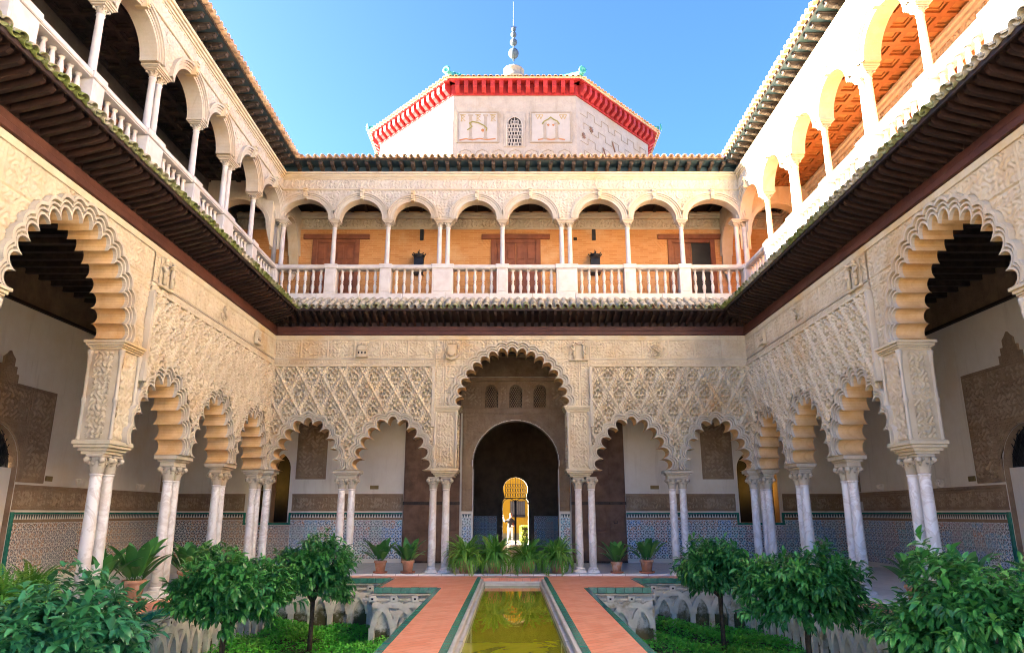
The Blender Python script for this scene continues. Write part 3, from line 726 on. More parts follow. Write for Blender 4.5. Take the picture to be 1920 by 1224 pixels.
seb_polys = []
A_BACK = thing('arcade', 'carved lobed arcade of the back wall with the tall central arch on paired marble columns', 'arcade', (XC, YF, 0))
_L = -XF - XC; _Rr = XF - XC
arcade(A_BACK, _L, _Rr, [(_L, -4.565, -6.44, -4.95), (-4.565, -2.19, -4.18, -2.49), (2.19, 4.565, 2.49, 4.18), (4.565, _Rr, 4.95, 6.40)],
       [(-4.565, .28), (4.565, .28), (-2.0, .36), (2.0, .36)], [0.0], [(_L, -2.22), (2.22, _Rr)],
       [('castle', -4.28, 6.05, 1), ('shield', -1.72, 6.05, 1), ('pillars', 1.90, 6.03, 1), ('scroll', 4.10, 6.03, 1)], -4.5)
for s, xx in ((-1, _L), (1, _Rr)):
    column(A_BACK, xx + s * .22, .22); column(A_BACK, xx - s * .05, .22)
    im = MB(); slabs(im, min(xx + s * .30, xx - s * .16), max(xx + s * .30, xx - s * .16), .10, .34, 2.50, [(.05, .02), (.045, .06), (.08, .115)]); im.build('impost', 'stone_pale', A_BACK)
    cb = MB(); cb.box(min(xx, xx + s * .5), max(xx, xx + s * .5), .005, TH, Z_SP, Z_TOP); cb.build('corner_pier', 'stucco_plain', A_BACK)

def side_arcade(sg, label):
    root = thing('arcade', label, 'arcade', (-sg * XF, YF, 0), sg * PI / 2)
    f = lambda a: [tuple(sorted(-v * sg for v in q)) for q in a]
    del seb_polys[:]
    bays = [(0, 2.48, .50, 2.09), (2.48, 4.96, 2.87, 4.57), (4.96, 7.27, 5.35, 7.12), (11.65, 13.98, 11.80, 13.59)]
    bb = []
    for p0, p1, s0, s1 in bays:
        P = sorted((-p0 * sg, -p1 * sg)); S = sorted((-s0 * sg, -s1 * sg)); bb.append((P[0], P[1], S[0], S[1]))
    g = lambda v: -v * sg
    emb = [('pillars', g(6.75), 6.03, 1), ('shield', g(12.2), 6.03, 1), ('scroll', g(3.9), 6.05, .8), ('castle', g(1.6), 6.05, .9)]
    arcade(root, min(0, g(13.98)), max(0, g(13.98)), bb, [(g(2.48), .30), (g(4.96), .30), (g(7.55), .36), (g(11.37), .36), (g(13.98), .30)], [g(9.46)],
           [tuple(sorted((0, g(7.22)))), tuple(sorted((g(11.70), g(13.98))))], emb, g(2.4))
    column(root, g(.14), .22)
    im = MB(); slabs(im, min(g(-.1), g(.30)), max(g(-.1), g(.30)), .10, .34, 2.502, [(.05, .02), (.045, .06), (.08, .113)]); im.build('impost', 'stone_pale', root)
    return root
A_LEFT = side_arcade(1, 'warm carved lobed arcade along the left side of the court')
A_RIGHT = side_arcade(-1, 'pale carved lobed arcade along the right side of the court')

# ------------------------------------------------------------------ eaves over the arcades
RP, TP = .21, .22
def raft_mesh(l):
    m = MB(); sl = .19 / .72; h = .115
    y1 = -l
    def zz(y): return 6.745 - y * sl
    prof = [(.02, zz(.02)), (y1 + .05, zz(y1 + .05)), (y1, zz(y1) + .035), (y1, zz(y1) + h), (.02, zz(.02) + h)]
    m.prism(prof, lambda u, v, t: (t, u, v), -.036, .036)
    return m.mesh('rafter', 'wood_dark')
RAFT = {k: raft_mesh(.72 * k / 8) for k in range(1, 9)}
def tile_mesh(L, r0, r1, mat, conv=1, th=.014, seg=8):
    """half-round clay tile along -y; conv 1 covers, -1 pans"""
    vs = []
    for (y, r) in ((0, r1), (-L, r0)):
        for rr in (r, r - th):
            for k in range(seg + 1):
                a = PI * k / seg; vs.append((-rr * math.cos(a), y, conv * rr * math.sin(a) * .85))
    n = seg + 1; m = MB(); fs = []
    for k in range(seg):
        fs += [(k, k + 1, 2 * n + k + 1, 2 * n + k), (n + k + 1, n + k, 3 * n + k, 3 * n + k + 1), (2 * n + k, 2 * n + k + 1, 3 * n + k + 1, 3 * n + k)]
    m.add(vs, fs, 0, True)
    me = m.mesh('roof_tile', mat)
    return me
T_COVER = tile_mesh(.40, .084, .070, 'tile_moss'); T_PAN = tile_mesh(1.2, .080, .080, 'tile_moss', -1)
U_COVER = tile_mesh(.55, .078, .066, 'tile_clay'); U_PAN = tile_mesh(.8, .072, .072, 'tile_clay', -1)
def eave(root, xa, xb, ca, cb):
    """ca/cb: True where that end runs into an inner corner (mitred)"""
    m = MB(); m.cbox(xa, xb, -.075, -.004, 6.485, 6.60, .01); m.cbox(xa, xb, -.055, -.004, 6.602, 6.735, .01); m.build('fascia', 'wood_red', root)
    m = MB(); m.box(xa, xb, -.03, -.004, 6.737, 6.95); m.build('back_board', 'wood_dark', root)
    n = int((xb - xa) / RP)
    for i in range(n + 1):
        x = xa + (xb - xa) * i / n
        lim = 9
        if ca: lim = min(lim, x - xa)
        if cb: lim = min(lim, xb - x)
        k = min(8, int(lim / .09))
        if k >= 1: obj('rafter', RAFT[k], root, (x + random.uniform(-.010, .010), 0, random.uniform(-.008, .008)), (0, 0, random.uniform(-.012, .012)))
    def wy(y): return (xa - (y if ca else 0), xb + (y if cb else 0))
    # soffit boards above the rafters and the edge batten
    m = MB(); sl = .19 / .72
    a0, b0 = wy(0); a1, b1 = wy(-.78)
    z0, z1 = 6.745 + .118, 6.745 + .118 + .78 * sl
    m.add([(a0, 0, z0), (b0, 0, z0), (b1, -.78, z1), (a1, -.78, z1), (a0, 0, z0 + .03), (b0, 0, z0 + .03), (b1, -.78, z1 + .03), (a1, -.78, z1 + .03)], [(0, 1, 2, 3), (7, 6, 5, 4), (3, 2, 6, 7)])
    m.build('soffit_board', 'wood_dark', root)
    m = MB(); a1, b1 = wy(-.76); m.cbox(a1, b1, -.80, -.76, 7.00, 7.075, .006); m.build('edge_batten', 'wood_dark', root)
    # bed under the tiles
    m = MB(); a0, b0 = wy(.25); a1, b1 = wy(-.79)
    m.add([(a1, -.79, 7.08), (b1, -.79, 7.08), (b0, .25, 7.63), (a0, .25, 7.63)], [(0, 1, 2, 3)]); m.build('tile_bed', 'terracotta', root)
    ang = math.atan2(.55, 1.04)
    nt = int((xb - xa) / TP)
    for i in range(nt):
        x = xa + (xb - xa) * (i + .5) / nt
        for rw in range(3):
            y = -.50 + rw * .33
            lim = min((x - xa) if ca else 9, (xb - x) if cb else 9)
            if lim < max(0, -(y - .25)): continue
            z = 7.14 + (y + .79) * .55 / 1.04
            obj('roof_tile', T_COVER, root, (x + random.uniform(-.008, .008), y, z + random.uniform(-.006, .008)), (ang + random.uniform(-.03, .03), random.uniform(-.10, .10), random.uniform(-.06, .06)), (random.uniform(.93, 1.06), random.uniform(.92, 1.06), random.uniform(.92, 1.08)))
        lim = min((x + TP / 2 - xa) if ca else 9, (xb - x - TP / 2) if cb else 9)
        if lim > .84 and i < nt - 1:
            obj('pan_tile', T_PAN, root, (x + (xb - xa) / nt / 2, .2, 7.665), (ang, 0, 0))
E_BACK = thing('tiled_eave', 'mossy tiled eave with dark rafters above the back arcade', 'eave', (XC, YF, 0))
eave(E_BACK, _L, _Rr, True, True)
E_LEFT = thing('tiled_eave', 'mossy tiled eave with dark rafters running along the left wall', 'eave', (-XF, YF, 0), PI / 2)
eave(E_LEFT, -13.98, 0, False, True)
E_RIGHT = thing('tiled_eave', 'mossy tiled eave with dark rafters running along the right wall', 'eave', (XF, YF, 0), -PI / 2)
eave(E_RIGHT, 0, 13.98, True, False)
# ------------------------------------------------------------------ floors and setting
def struct(name, m, mats, kind='structure'):
    o = m.build(name, mats); o['kind'] = kind; return o
GF = 6.64                                  # edge of the marble walk
m = MB(); m.cbox(-10.9, -GF, 4, 24.2, -.16, 0, .012); struct('gallery_floor', m, 'marble_floor')
m = MB(); m.cbox(GF, 10.9, 4, 24.2, -.16, 0, .012); struct('gallery_floor', m, 'marble_floor')
m = MB(); m.cbox(-GF + .003, GF - .003, 19.74, 24.2, -.16, 0, .012); struct('gallery_floor', m, 'marble_floor')
PZ = -.05
# red paved walks: side strips, back strip, pool walks and the two platforms
GE = 5.92; PX0, PX1 = .90, 1.66; PLX = 3.05; PLY = 16.70; BY = 19.02
m = MB(); m.box(-GF, -GE - .10, 4, 19.74, -.22, PZ); struct('path', m, 'paving')
m = MB(); m.box(GE + .10, GF, 4, 19.74, -.22, PZ); struct('path', m, 'paving')
m = MB(); m.box(-GE - .10, GE + .10, BY + .10, 19.74, -.22, PZ); struct('path', m, 'paving')
for s in (-1, 1):
    def bx(m, a, b, y0, y1, z0, z1):
        a, b = XC + s * a, XC + s * b; m.box(min(a, b), max(a, b), y0, y1, z0, z1)
    m = MB(); bx(m, PX0, PX1 - .10, 3, BY + .10, -.22, PZ); struct('path', m, 'paving')
    m = MB(); bx(m, PX1 - .10, PLX - .10, PLY + .10, BY + .10, -.22, PZ); struct('path', m, 'paving')
m = MB(); m.box(XC - PX0, XC + PX0, 19.5, 19.74, -.22, PZ - .0005); struct('path', m, 'paving')
# green glazed borders, laid as single tiles along each edge
TG = .2
_m = MB(); _m.cbox(-TG / 2 + .002, TG / 2 - .002, -.05, .05, -.12, 0, .006); M_GT = _m.mesh('border_tile', 'green_glaze')
def border(x0, y0, x1, y1):
    L = math.hypot(x1 - x0, y1 - y0); n = max(1, round(L / TG)); a = math.atan2(y1 - y0, x1 - x0)
    root = tag(thing('tile_border', None, None), None, None)
    for i in range(n):
        t = (i + .5) / n
        obj('border_tile', M_GT, root, (x0 + (x1 - x0) * t, y0 + (y1 - y0) * t, PZ + .004 + random.uniform(-.003, .003)), (0, 0, a), (L / n / TG, 1, 1))
    return root
B = []
for s, w in ((-1, 'left'), (1, 'right')):
    B.append((border(s * (GE + .05), 8.5, s * (GE + .05), BY + .10), 'green glazed tile edging beside the %s side walk' % w))
    B.append((border(s * GE, BY + .05, XC + s * PLX, BY + .05), 'green glazed tile edging at the %s end of the back walk' % w))
    B.append((border(XC + s * (PLX - .05), BY, XC + s * (PLX - .05), PLY + .10), 'short green tile edging on the outer side of the %s platform' % w))
    B.append((border(XC + s * PLX, PLY + .05, XC + s * PX1, PLY + .05), 'green glazed tile edging on the near side of the %s platform' % w))
    B.append((border(XC + s * (PX1 - .05), PLY, XC + s * (PX1 - .05), 6.5), 'long green tile edging on the garden side of the %s pool walk' % w))
    B.append((border(XC + s * (PX0 - .05), 19.5, XC + s * (PX0 - .05), 6.5), 'long green tile edging on the %s side of the pool' % w))
B.append((border(XC - PX0 + .1, 19.45, XC + PX0 - .1, 19.45), 'green glazed tile edging across the far end of the pool'))
for o, l in B: tag(o, l, 'edging', 'green tile edgings')
# marble pool rim in two steps and the water
rim = thing('pool_rim', 'white marble stepped rim round the narrow pool', 'pool rim', (XC, 0, 0))
IW = PX0 - .10
for s in (-1, 1):
    for k in range(9):
        y1 = 19.395 - k * 1.5; y0 = max(5.0, y1 - 1.497)
        m = MB(); m.cbox(min(s * IW, s * (IW - .06)), max(s * IW, s * (IW - .06)), y0, y1, -.3, PZ - .012, .006); m.build('rim_slab', 'marble_white', rim)
        m = MB(); m.cbox(min(s * (IW - .063), s * (IW - .115)), max(s * (IW - .063), s * (IW - .115)), y0, y1 - .09, -.6, PZ - .075, .006); m.build('rim_slab', 'marble_white', rim)
m = MB(); m.cbox(-IW + .06, IW - .06, 19.25, 19.395, -.3, PZ - .012, .006); m.build('rim_slab', 'marble_white', rim)
m = MB(); m.cbox(-IW + .115, IW - .115, 19.05, 19.247, -.6, PZ - .075, .006); m.build('rim_slab', 'marble_white', rim)
m = MB(); m.box(-IW + .115, IW - .115, 18.85, 19.048, -.6, PZ - .115); m.build('rim_slab', 'marble_white', rim)
m = MB(); m.add([(XC - IW + .11, 4, -.205), (XC + IW - .11, 4, -.205), (XC + IW - .11, 19.1, -.205), (XC - IW + .11, 19.1, -.205)], [(0, 1, 2, 3)]); struct('water', m, 'pool_water')

# ------------------------------------------------------------------ garden walls with interlaced blind arches
AP = .45; GZ = -1.25
def ga_mesh():
    m = MB(); y = -.11
    zs = -.86                               # spring
    rr, bw = AP * .93, .055
    def arc(cx, a0, a1):
        n = 9; vs = []
        for k in range(n + 1):
            a = a0 + (a1 - a0) * k / n
            for r in (rr - bw, rr + bw):
                vs.append((cx + r * math.cos(a), y, zs + r * math.sin(a) * 1.16))
        vs2 = [(p[0], .001, p[2]) for p in vs]; N = len(vs)
        fs = [(2 * k, 2 * k + 1, 2 * k + 3, 2 * k + 2) for k in range(n)]
        fs += [(2 * k, 2 * k + 2, N + 2 * k + 2, N + 2 * k) for k in range(n)] + [(2 * k + 1, N + 2 * k + 1, N + 2 * k + 3, 2 * k + 3) for k in range(n)]
        m.add(vs + vs2, fs)
    arc(0, 0, PI / 2); 
    m.v = [(a, b - .0, c) for a, b, c in m.v]
    k0 = len(m.v); arc(AP, PI / 2, PI)
    m.v = m.v[:k0] + [(a, b + (.004 if b < 0 else 0), c) for a, b, c in m.v[k0:]]
    m.cbox(-.06, .06, -.106, .001, GZ - .3, zs, .008)
    m.cbox(-.075, .075, -.13, .001, -.335, -.21, .012); m.cbox(-.225, .225, -.085, .001, -.31, -.262, .01)
    m.box(-.022, .022, -.1315, -.1305, -.29, -.25, 1)
    return m.mesh('blind_arch', ['garden_plaster', 'dark_void'])
M_GA = ga_mesh()
def garden_wall(x0, y0, x1, y1, label):
    """face towards the right of the direction travelled... local x along, y into the wall"""
    L = math.hypot(x1 - x0, y1 - y0); a = math.atan2(y1 - y0, x1 - x0)
    root = thing('garden_wall', label, 'garden wall', (x0, y0, 0), a)
    m = MB(); m.box(0, L, .0, .3, GZ - .4, -.175); m.build('wall_face', 'garden_wall', root)
    m = MB(); m.cbox(0, L, -.12, .3, -.205, PZ - .125, .012); m.build('coping', 'stone_pale', root)
    n = max(1, round(L / AP)); k = L / n / AP
    for i in range(n): obj('blind_arch', M_GA, root, (i * L / n, 0, 0), None, (k, 1, 1))
    return root
garden_wall(-GE, 8.6, -GE, BY, 'long garden wall of blind arches below the left side walk')
garden_wall(GE, BY, GE, 8.6, 'long garden wall of blind arches below the right side walk')
garden_wall(-GE, BY, XC - PLX, BY, 'garden wall of blind arches at the back of the left garden bed')
garden_wall(XC + PLX, BY, GE, BY, 'garden wall of blind arches at the back of the right garden bed')
garden_wall(XC - PLX, PLY, XC - PX1, PLY, 'stained block of blind arches carrying the left platform')
garden_wall(XC + PX1, PLY, XC + PLX, PLY, 'stained block of blind arches carrying the right platform')
garden_wall(XC - PLX, BY, XC - PLX, PLY + .302, 'short return wall on the outer side of the left platform')
garden_wall(XC + PLX, PLY + .302, XC + PLX, BY, 'short return wall on the outer side of the right platform')
garden_wall(XC - PX1, PLY, XC - PX1, 6.5, 'garden wall of blind arches below the left pool walk')
garden_wall(XC + PX1, 6.5, XC + PX1, PLY, 'garden wall of blind arches below the right pool walk')
for s in (-1, 1):
    xs = sorted((s * GE, XC + s * PX1))
    V, F = hf_arrays(xs[0], xs[1], 4.0, 19.05, .12, lambda X, Z: -(-1.2 + .10 * np.sin(X * 2.1 + Z * .7) * np.sin(Z * 1.3 + X * .6) + .03 * np.sin(X * 7) * np.sin(Z * 6)))
    V = np.stack([V[:, 0], V[:, 2], V[:, 1]], -1)
    o = obj('ground', np_mesh('ground', V, F, 'soil')); o['kind'] = 'structure'
m = MB(); m.add([(-300, -300, -1.8), (300, -300, -1.8), (300, 300, -1.8), (-300, 300, -1.8)], [(0, 1, 2, 3)]); struct('bounce_terrain', m, 'bounce_ground')  # unseen ground sheet, made pale to bounce sun into the court
# the two side wings go on past the viewer
for s in (-1, 1):
    m = MB(); m.box(*sorted((s * XF, s * 11.3)), -3, 6.09, -.1, 7.4); m.box(*sorted((s * 7.0, s * 11.3)), -3, 6.74, 7.41, 11.9); m.box(*sorted((s * 6.46, s * 11.3)), -3, 6.74, 11.9, 12.0)
    struct('side_wing', m, 'stone_pale')

# ------------------------------------------------------------------ loggias (upper floor)
YU, XU = 20.25, 7.0
UZ0, URAIL, UCAP, USPR, UTOP = 7.60, 8.72, 9.94, 10.17, 11.10
UR = .072
_m = MB(); _m.lathe([(UR * 1.35, 0), (UR * 1.35, .03), (UR * 1.2, .05), (UR * 1.0, .07), (UR, .3), (UR * .88, UCAP - URAIL - .05), (UR * 1.08, UCAP - URAIL - .03), (UR * .9, UCAP - URAIL)], 16); M_USH = _m.mesh('column_shaft', 'marble_white')
M_UCAP = capital_mesh(UR * .92, .13, .105, 8)
_m = MB(); slabs(_m, -.12, .12, .03, .27, UCAP + .13, [(.03, .01), (.025, .035), (.045, .06)]); M_UIMP1 = _m.mesh('impost', 'stone_pale')
_m = MB(); slabs(_m, -.24, .24, .03, .27, UCAP + .13, [(.03, .01), (.025, .035), (.045, .06)]); M_UIMP2 = _m.mesh('impost', 'stone_pale')
_b = .78
_pr = [(.052, 0), (.052, .03), (.036, .045), (.03, .06), (.036, .1), (.052, .2), (.056, .25), (.046, .31), (.028, .36), (.026, .372), (.045, .382), (.045, .398), (.026, .408), (.028, .42), (.046, .47), (.056, .53), (.052, .58), (.036, .68), (.03, .72), (.036, .735), (.052, .75), (.052, .78)]
_m = MB(); _m.lathe(_pr, 12); M_BAL = _m.mesh('baluster', 'marble_white')
M_UFRZ = [np_mesh('frieze_panel', *hf_arrays(0, .8, 0, .33, .0125, (lambda v: lambda X, Z: .016 * arabesque(X + v, Z * .8 + v, 22, 2.2, v) + .012 * smooth(-np.abs(np.hypot(X - .4, Z - .165) - .12), -.015, -.006))(v)), 'stone_pale') for v in range(3)]
_m = MB(); _m.prism([(-.06, .30), (.06, .30), (.045, 0), (-.045, 0)], lambda u, v, t: (u, t, v), -.13, .1); _m.tube([(-.05, -.14, .24), (.05, -.14, .24)], .03, 8); _m.tube([(-.04, -.14, .06), (.04, -.14, .06)], .022, 8); _m.cbox(-.065, .065, -.16, 0, .30, .33, .006); M_KEY = _m.mesh('keystone', 'stone_warm')
_m = MB(); _m.lathe([(.13, 0), (.145, .012), (.13, .03), (.10, .018), (.095, .012), (.07, .03), (.03, .045), (.0, .048)], 18, cap=False); _m.xform(Matrix.Rotation(PI / 2, 4, 'X')); M_ROUND = _m.mesh('roundel', 'stone_pale')
def round_volt(cx, w, h):
    prof = [(0, .0), (0, .03), (.06, .03), (.06, .05), (.10, .05), (.10, .035), (.125, .035), (.125, .075), (.155, .075), (.155, .055), (.175, .055), (.175, .10), (.225, .10), (.225, 0)]
    rows = [[(x, -y, z) for x, z in round_curve(cx, USPR, w + t, h + t, 26)] for t, y in prof]
    n = len(rows[0]); m = MB(); m.add([p for r in rows for p in r], [(j * n + i, j * n + i + 1, (j + 1) * n + i + 1, (j + 1) * n + i) for j in range(len(rows) - 1) for i in range(n - 1)], 0, False)
    return m
def carve_spandrel(cx0, cx1):
    pass
def loggia(root, cols, xa, xb):
    """cols: list of (x, pair?) from left to right, the first and last being corners or cut ends"""
    hw = lambda p: .40 if p else .19
    for x, p in cols:
        for dx in ((-.125, .125) if p else (0,)):
            c = obj('column', M_USH, root, (x + dx, .15, URAIL)); obj('capital', M_UCAP, c, (0, 0, UCAP - URAIL))
        obj('impost', M_UIMP2 if p else M_UIMP1, root, (x, 0, 0))
        w = .31 if p else .17
        m = MB(); m.cbox(-w, w, -.03, .33, 7.792, 8.575, .012); m.cbox(-w + .05, w - .05, -.04, .0, 7.87, 8.50, .008); m.cbox(-w - .03, w + .03, -.055, .355, 8.577, URAIL, .015); m.build('pedestal', 'marble_white', root, (x, 0, 0))
    for (x0, p0), (x1, p1) in zip(cols[:-1], cols[1:]):
        s0, s1 = x0 + hw(p0) - .02, x1 - hw(p1) + .02
        w = (s1 - s0) / 2; c = (s0 + s1) / 2; h = min(.64, w * .97)
        pl = arch_plate(x0, x1, USPR, UTOP, round_curve(c, USPR, w, h, 26), .32); me = pl.mesh('arch', ['stone_pale', 'stone_pale']); fix_normals(me)
        a = obj('arch', me, root)
        # the mouldings of neighbours are trimmed where they meet
        rv = round_volt(c, w, h)
        keep = [i for i, f in enumerate(rv.f) if x0 - .0 < sum(rv.v[q][0] for q in f) / 4 < x1 + .0]
        rv.f = [rv.f[i] for i in keep]; rv.m = [0] * len(keep); rv.sm = [False] * len(keep)
        rv.build('archivolt', 'stone_pale', a)
        obj('keystone', M_KEY, a, (c, 0, USPR + h - .015))
        t0, t1 = x0 + (.34 if p0 else .20), x1 - (.34 if p1 else .20)
        m = MB(); m.cbox(t0 - .02, t1 + .02, -.02, .30, 8.60, URAIL - .02, .015); m.cbox(t0, t1, 0, .28, 8.575, 8.598, .004); m.build('rail', 'marble_white', root)
        n = max(2, round((t1 - t0) / .235))
        for i in range(n): obj('baluster', M_BAL, root, (t0 + (t1 - t0) * (i + .5) / n, .15, 7.793), (0, 0, random.random()))
    for x, p in cols[1:-1]: obj('roundel', M_ROUND, root, (x, -.004, 10.93))
    # carved spandrels as relief, kept clear of the arch mouldings
    ell = []
    for (x0, p0), (x1, p1) in zip(cols[:-1], cols[1:]):
        s0, s1 = x0 + hw(p0) - .02, x1 - hw(p1) + .02; ell.append(((s0 + s1) / 2, (s1 - s0) / 2 + .215, min(.64, (s1 - s0) / 2 * .97) + .215))
    def keep(X, Z):
        k = np.ones(X.shape, bool)
        for c, a, b in ell: k &= ((X - c) / a) ** 2 + ((Z - USPR) / b) ** 2 > 1
        return k
    V, F = hf_arrays(cols[0][0], cols[-1][0], USPR + .05, UTOP - .01, .016, lambda X, Z: .004 + .020 * arabesque(X, Z, 30, 2.0), keep)
    obj('carved_spandrel', np_mesh('carved_spandrel', V, F, 'stone_pale'), root)
    m = MB(); m.cbox(xa, xb, -.05, .32, UTOP + .002, UTOP + .045, .01); m.build('string_course', 'stone_warm', root)
    m = MB(); m.box(xa, xb, .0, .32, UTOP + .047, 11.45); m.build('wall_core', 'stone_pale', root)
    n = round((xb - xa) / .8); sx = (xb - xa) / n / .8
    for i in range(n): obj('frieze_panel', M_UFRZ[(i * 2) % 3], root, (xa + i * .8 * sx, -.004, UTOP + .06), None, (sx, 1, 1))
    m = MB(); z = 11.452
    for h, o in ((.04, .03), (.05, .06), (.06, .10), (.07, .14)):
        m.cbox(xa, xb, -o, .32, z, z + h - .0015, .008); z += h
    m.build('cornice', 'stone_warm', root)
    # plinth course, cut into slabs
    n = round((xb - xa) / 1.3)
    for i in range(n):
        m = MB(); m.cbox(xa + (xb - xa) * i / n + .002, xa + (xb - xa) * (i + 1) / n - .002, -.09, .36, UZ0, 7.79, .015); m.build('plinth_slab', 'marble_white', root)
L_BACK = thing('loggia', 'white round-arched loggia with balustrade across the back wall', 'loggia', (XC, YU, 0))
bx_ = [-7.15, -5.35, -3.72, -2.02, -.24, 1.68, 3.56, 5.20, 7.12]
loggia(L_BACK, [(x - XC, i in (3, 5)) for i, x in enumerate(bx_)], -XU - XC, XU - XC)
cs = [-.15, 1.83, 3.72, 5.57, 7.50, 9.50, 11.40, 13.35]
L_LEFT = thing('loggia', 'warm round-arched loggia with balustrade along the left side', 'loggia', (-XU, YU, 0), PI / 2)
loggia(L_LEFT, [(-v, i in (2, 4, 6)) for i, v in reversed(list(enumerate(cs)))], -13.5, 0)
L_RIGHT = thing('loggia', 'sunlit white round-arched loggia with balustrade along the right side', 'loggia', (XU, YU, 0), -PI / 2)
loggia(L_RIGHT, [(v, i in (2, 4, 6)) for i, v in enumerate(cs)], 0, 13.5)
# extra columns beside the corner piers
for r, x in ((L_BACK, bx_[0] + .24 - XC), (L_BACK, bx_[-1] - .24 - XC)):
    c = obj('column', M_USH, r, (x, .15, URAIL)); obj('capital', M_UCAP, c, (0, 0, UCAP - URAIL)); obj('impost', M_UIMP1, r, (x, .003, -.003))

# ------------------------------------------------------------------ roofs with carved brackets
prof = [(0, 11.70), (-.10, 11.70), (-.16, 11.725), (-.20, 11.74), (-.27, 11.74), (-.36, 11.765), (-.42, 11.80), (-.44, 11.84), (-.44, 11.862), (0, 11.862)]
_m = MB(); _m.prism(prof, lambda u, v, t: (t, u, v), -.048, .048)
_m.tube([(-.055, -.2, 11.765), (.055, -.2, 11.765)], .035, 8); _m.tube([(-.055, -.40, 11.80), (.055, -.40, 11.80)], .032, 8); _m.tube([(-.055, -.06, 11.74), (.055, -.06, 11.74)], .03, 8)
_m.cbox(-.06, .06, -.45, 0, 11.835, 11.868, .006)
M_BRK = _m.mesh('bracket', 'wood_black')
def roof(root, xa, xb, ca, cb):
    m = MB(); m.box(xa, xb, -.03, -.001, 11.675, 11.87); m.build('frieze_board', 'wood_blue', root)
    n = round((xb - xa) / .35)
    for i in range(n):
        x = xa + (xb - xa) * (i + .5) / n
        if (ca and x - xa < .42) or (cb and xb - x < .42): continue
        obj('bracket', M_BRK, root, (x, 0, 0))
    a1 = xa + (.5 if ca else 0); b1 = xb - (.5 if cb else 0)
    m = MB(); m.add([(xa, 0, 11.872), (xb, 0, 11.872), (b1, -.5, 11.872), (a1, -.5, 11.872), (xa, 0, 11.90), (xb, 0, 11.90), (b1, -.5, 11.90), (a1, -.5, 11.90)], [(0, 1, 2, 3), (3, 2, 6, 7), (4, 7, 6, 5)]); m.build('soffit_board', 'wood_blue', root)
    m = MB(); m.cbox(a1, b1, -.53, -.5, 11.865, 11.93, .006); m.build('edge_batten', 'wood_black', root)
    a2 = xa + (.54 if ca else 0); b2 = xb - (.54 if cb else 0)
    ea, eb = (xa - (3.0 if ca else 0)), (xb + (3.0 if cb else 0))
    m = MB(); m.add([(a2, -.54, 11.925), (b2, -.54, 11.925), (eb, 3.0, 12.80), (ea, 3.0, 12.80), (a2, -.54, 11.91), (b2, -.54, 11.91), (eb, 3.0, 11.6), (ea, 3.0, 11.6)], [(0, 1, 2, 3), (3, 2, 6, 7), (4, 5, 1, 0)]); m.build('roof_slab', 'tile_clay', root)
    ang = math.atan2(.875, 3.54); nt = round((xb - xa) / .205)
    for i in range(nt):
        x = xa + (xb - xa) * (i + .5) / nt
        lim = min((x - xa) if ca else 9, (xb - x) if cb else 9)
        if lim > .55:
            obj('roof_tile', U_COVER, root, (x, -.12, 12.055 + random.uniform(-.005, .006)), (ang, random.uniform(-.05, .05), random.uniform(-.03, .03)))
            if lim > .66: obj('pan_tile', U_PAN, root, (x + (xb - xa) / nt / 2, .1, 12.12), (ang, 0, 0))
        if lim > .15: obj('roof_tile', U_COVER, root, (x, .36, 12.18), (ang, 0, 0))
R_BACK = thing('tiled_roof', 'tiled roof edge on carved dark brackets above the back loggia', 'roof', (XC, YU, 0)); roof(R_BACK, -XU - XC, XU - XC, True, True)
R_LEFT = thing('tiled_roof', 'tiled roof edge on carved dark brackets along the left side', 'roof', (-XU, YU, 0), PI / 2); roof(R_LEFT, -13.5, 0, False, True)
R_RIGHT = thing('tiled_roof', 'tiled roof edge on carved dark brackets along the right side', 'roof', (XU, YU, 0), -PI / 2); roof(R_RIGHT, 0, 13.5, True, False)

# wall core between the two floors (behind the eaves)
for r, a, b in ((E_BACK, _L - .4, _Rr + .4), (E_LEFT, -13.98, .3), (E_RIGHT, -.3, 13.98)):
    m = MB(); m.box(a, b, .02, .5, 6.49, 7.595); m.build('wall_core', 'stucco_plain', r)

# ------------------------------------------------------------------ walls with openings
def wall_holes(x0, x1, z0, z1, holes, th, mi=0, mj=1):
    outer = [(x0, z0), (x1, z0), (x1, z1), (x0, z1)]
    loops = [outer] + [h if True else h for h in holes]
    flat = [p for l in loops for p in l]
    tr = tessellate_polygon([[Vector((u, v, 0)) for u, v in l] for l in loops])
    m = MB(); n = len(flat)
    m.add([(u, 0, v) for u, v in flat], [tuple(t) for t in tr], mi); m.add([(u, th, v) for u, v in flat], [tuple(reversed(t)) for t in tr], mi)
    for li, l in enumerate(loops):
        k = len(l); m.add([(u, 0, v) for u, v in l] + [(u, th, v) for u, v in l], [(i, (i + 1) % k, k + (i + 1) % k, k + i) for i in range(k)], mj if li else mi)
    return m
def horseshoe(cx, z0, w, zs, r, n=20, dip=.35):
    """door outline closed at the foot: jambs w apart, horseshoe head of radius r springing at zs"""
    pts = [(cx - w, z0), (cx - w, zs)]
    zc = zs + dip * r * .35
    a0 = PI + math.asin(min(.9, (zc - zs) / r)); a1 = -math.asin(min(.9, (zc - zs) / r))
    for k in range(n + 1):
        a = a0 + (a1 - a0) * k / n; pts.append((cx + r * math.cos(a), zc + r * math.sin(a)))
    pts += [(cx + w, zs), (cx + w, z0)]
    return pts
def lancet(cx, z0, w, zs, h, n=8):
    c = (h * h - w * w) / (2 * w); Rr = w + c; fm = math.acos(c / Rr)
    rt = [(Rr * math.cos(fm * k / n) - c, Rr * math.sin(fm * k / n)) for k in range(n + 1)]
    return [(cx + w, z0)] + [(cx + x, zs + z) for x, z in rt] + [(cx - x, zs + z) for x, z in reversed(rt[:-1])] + [(cx - w, z0)]

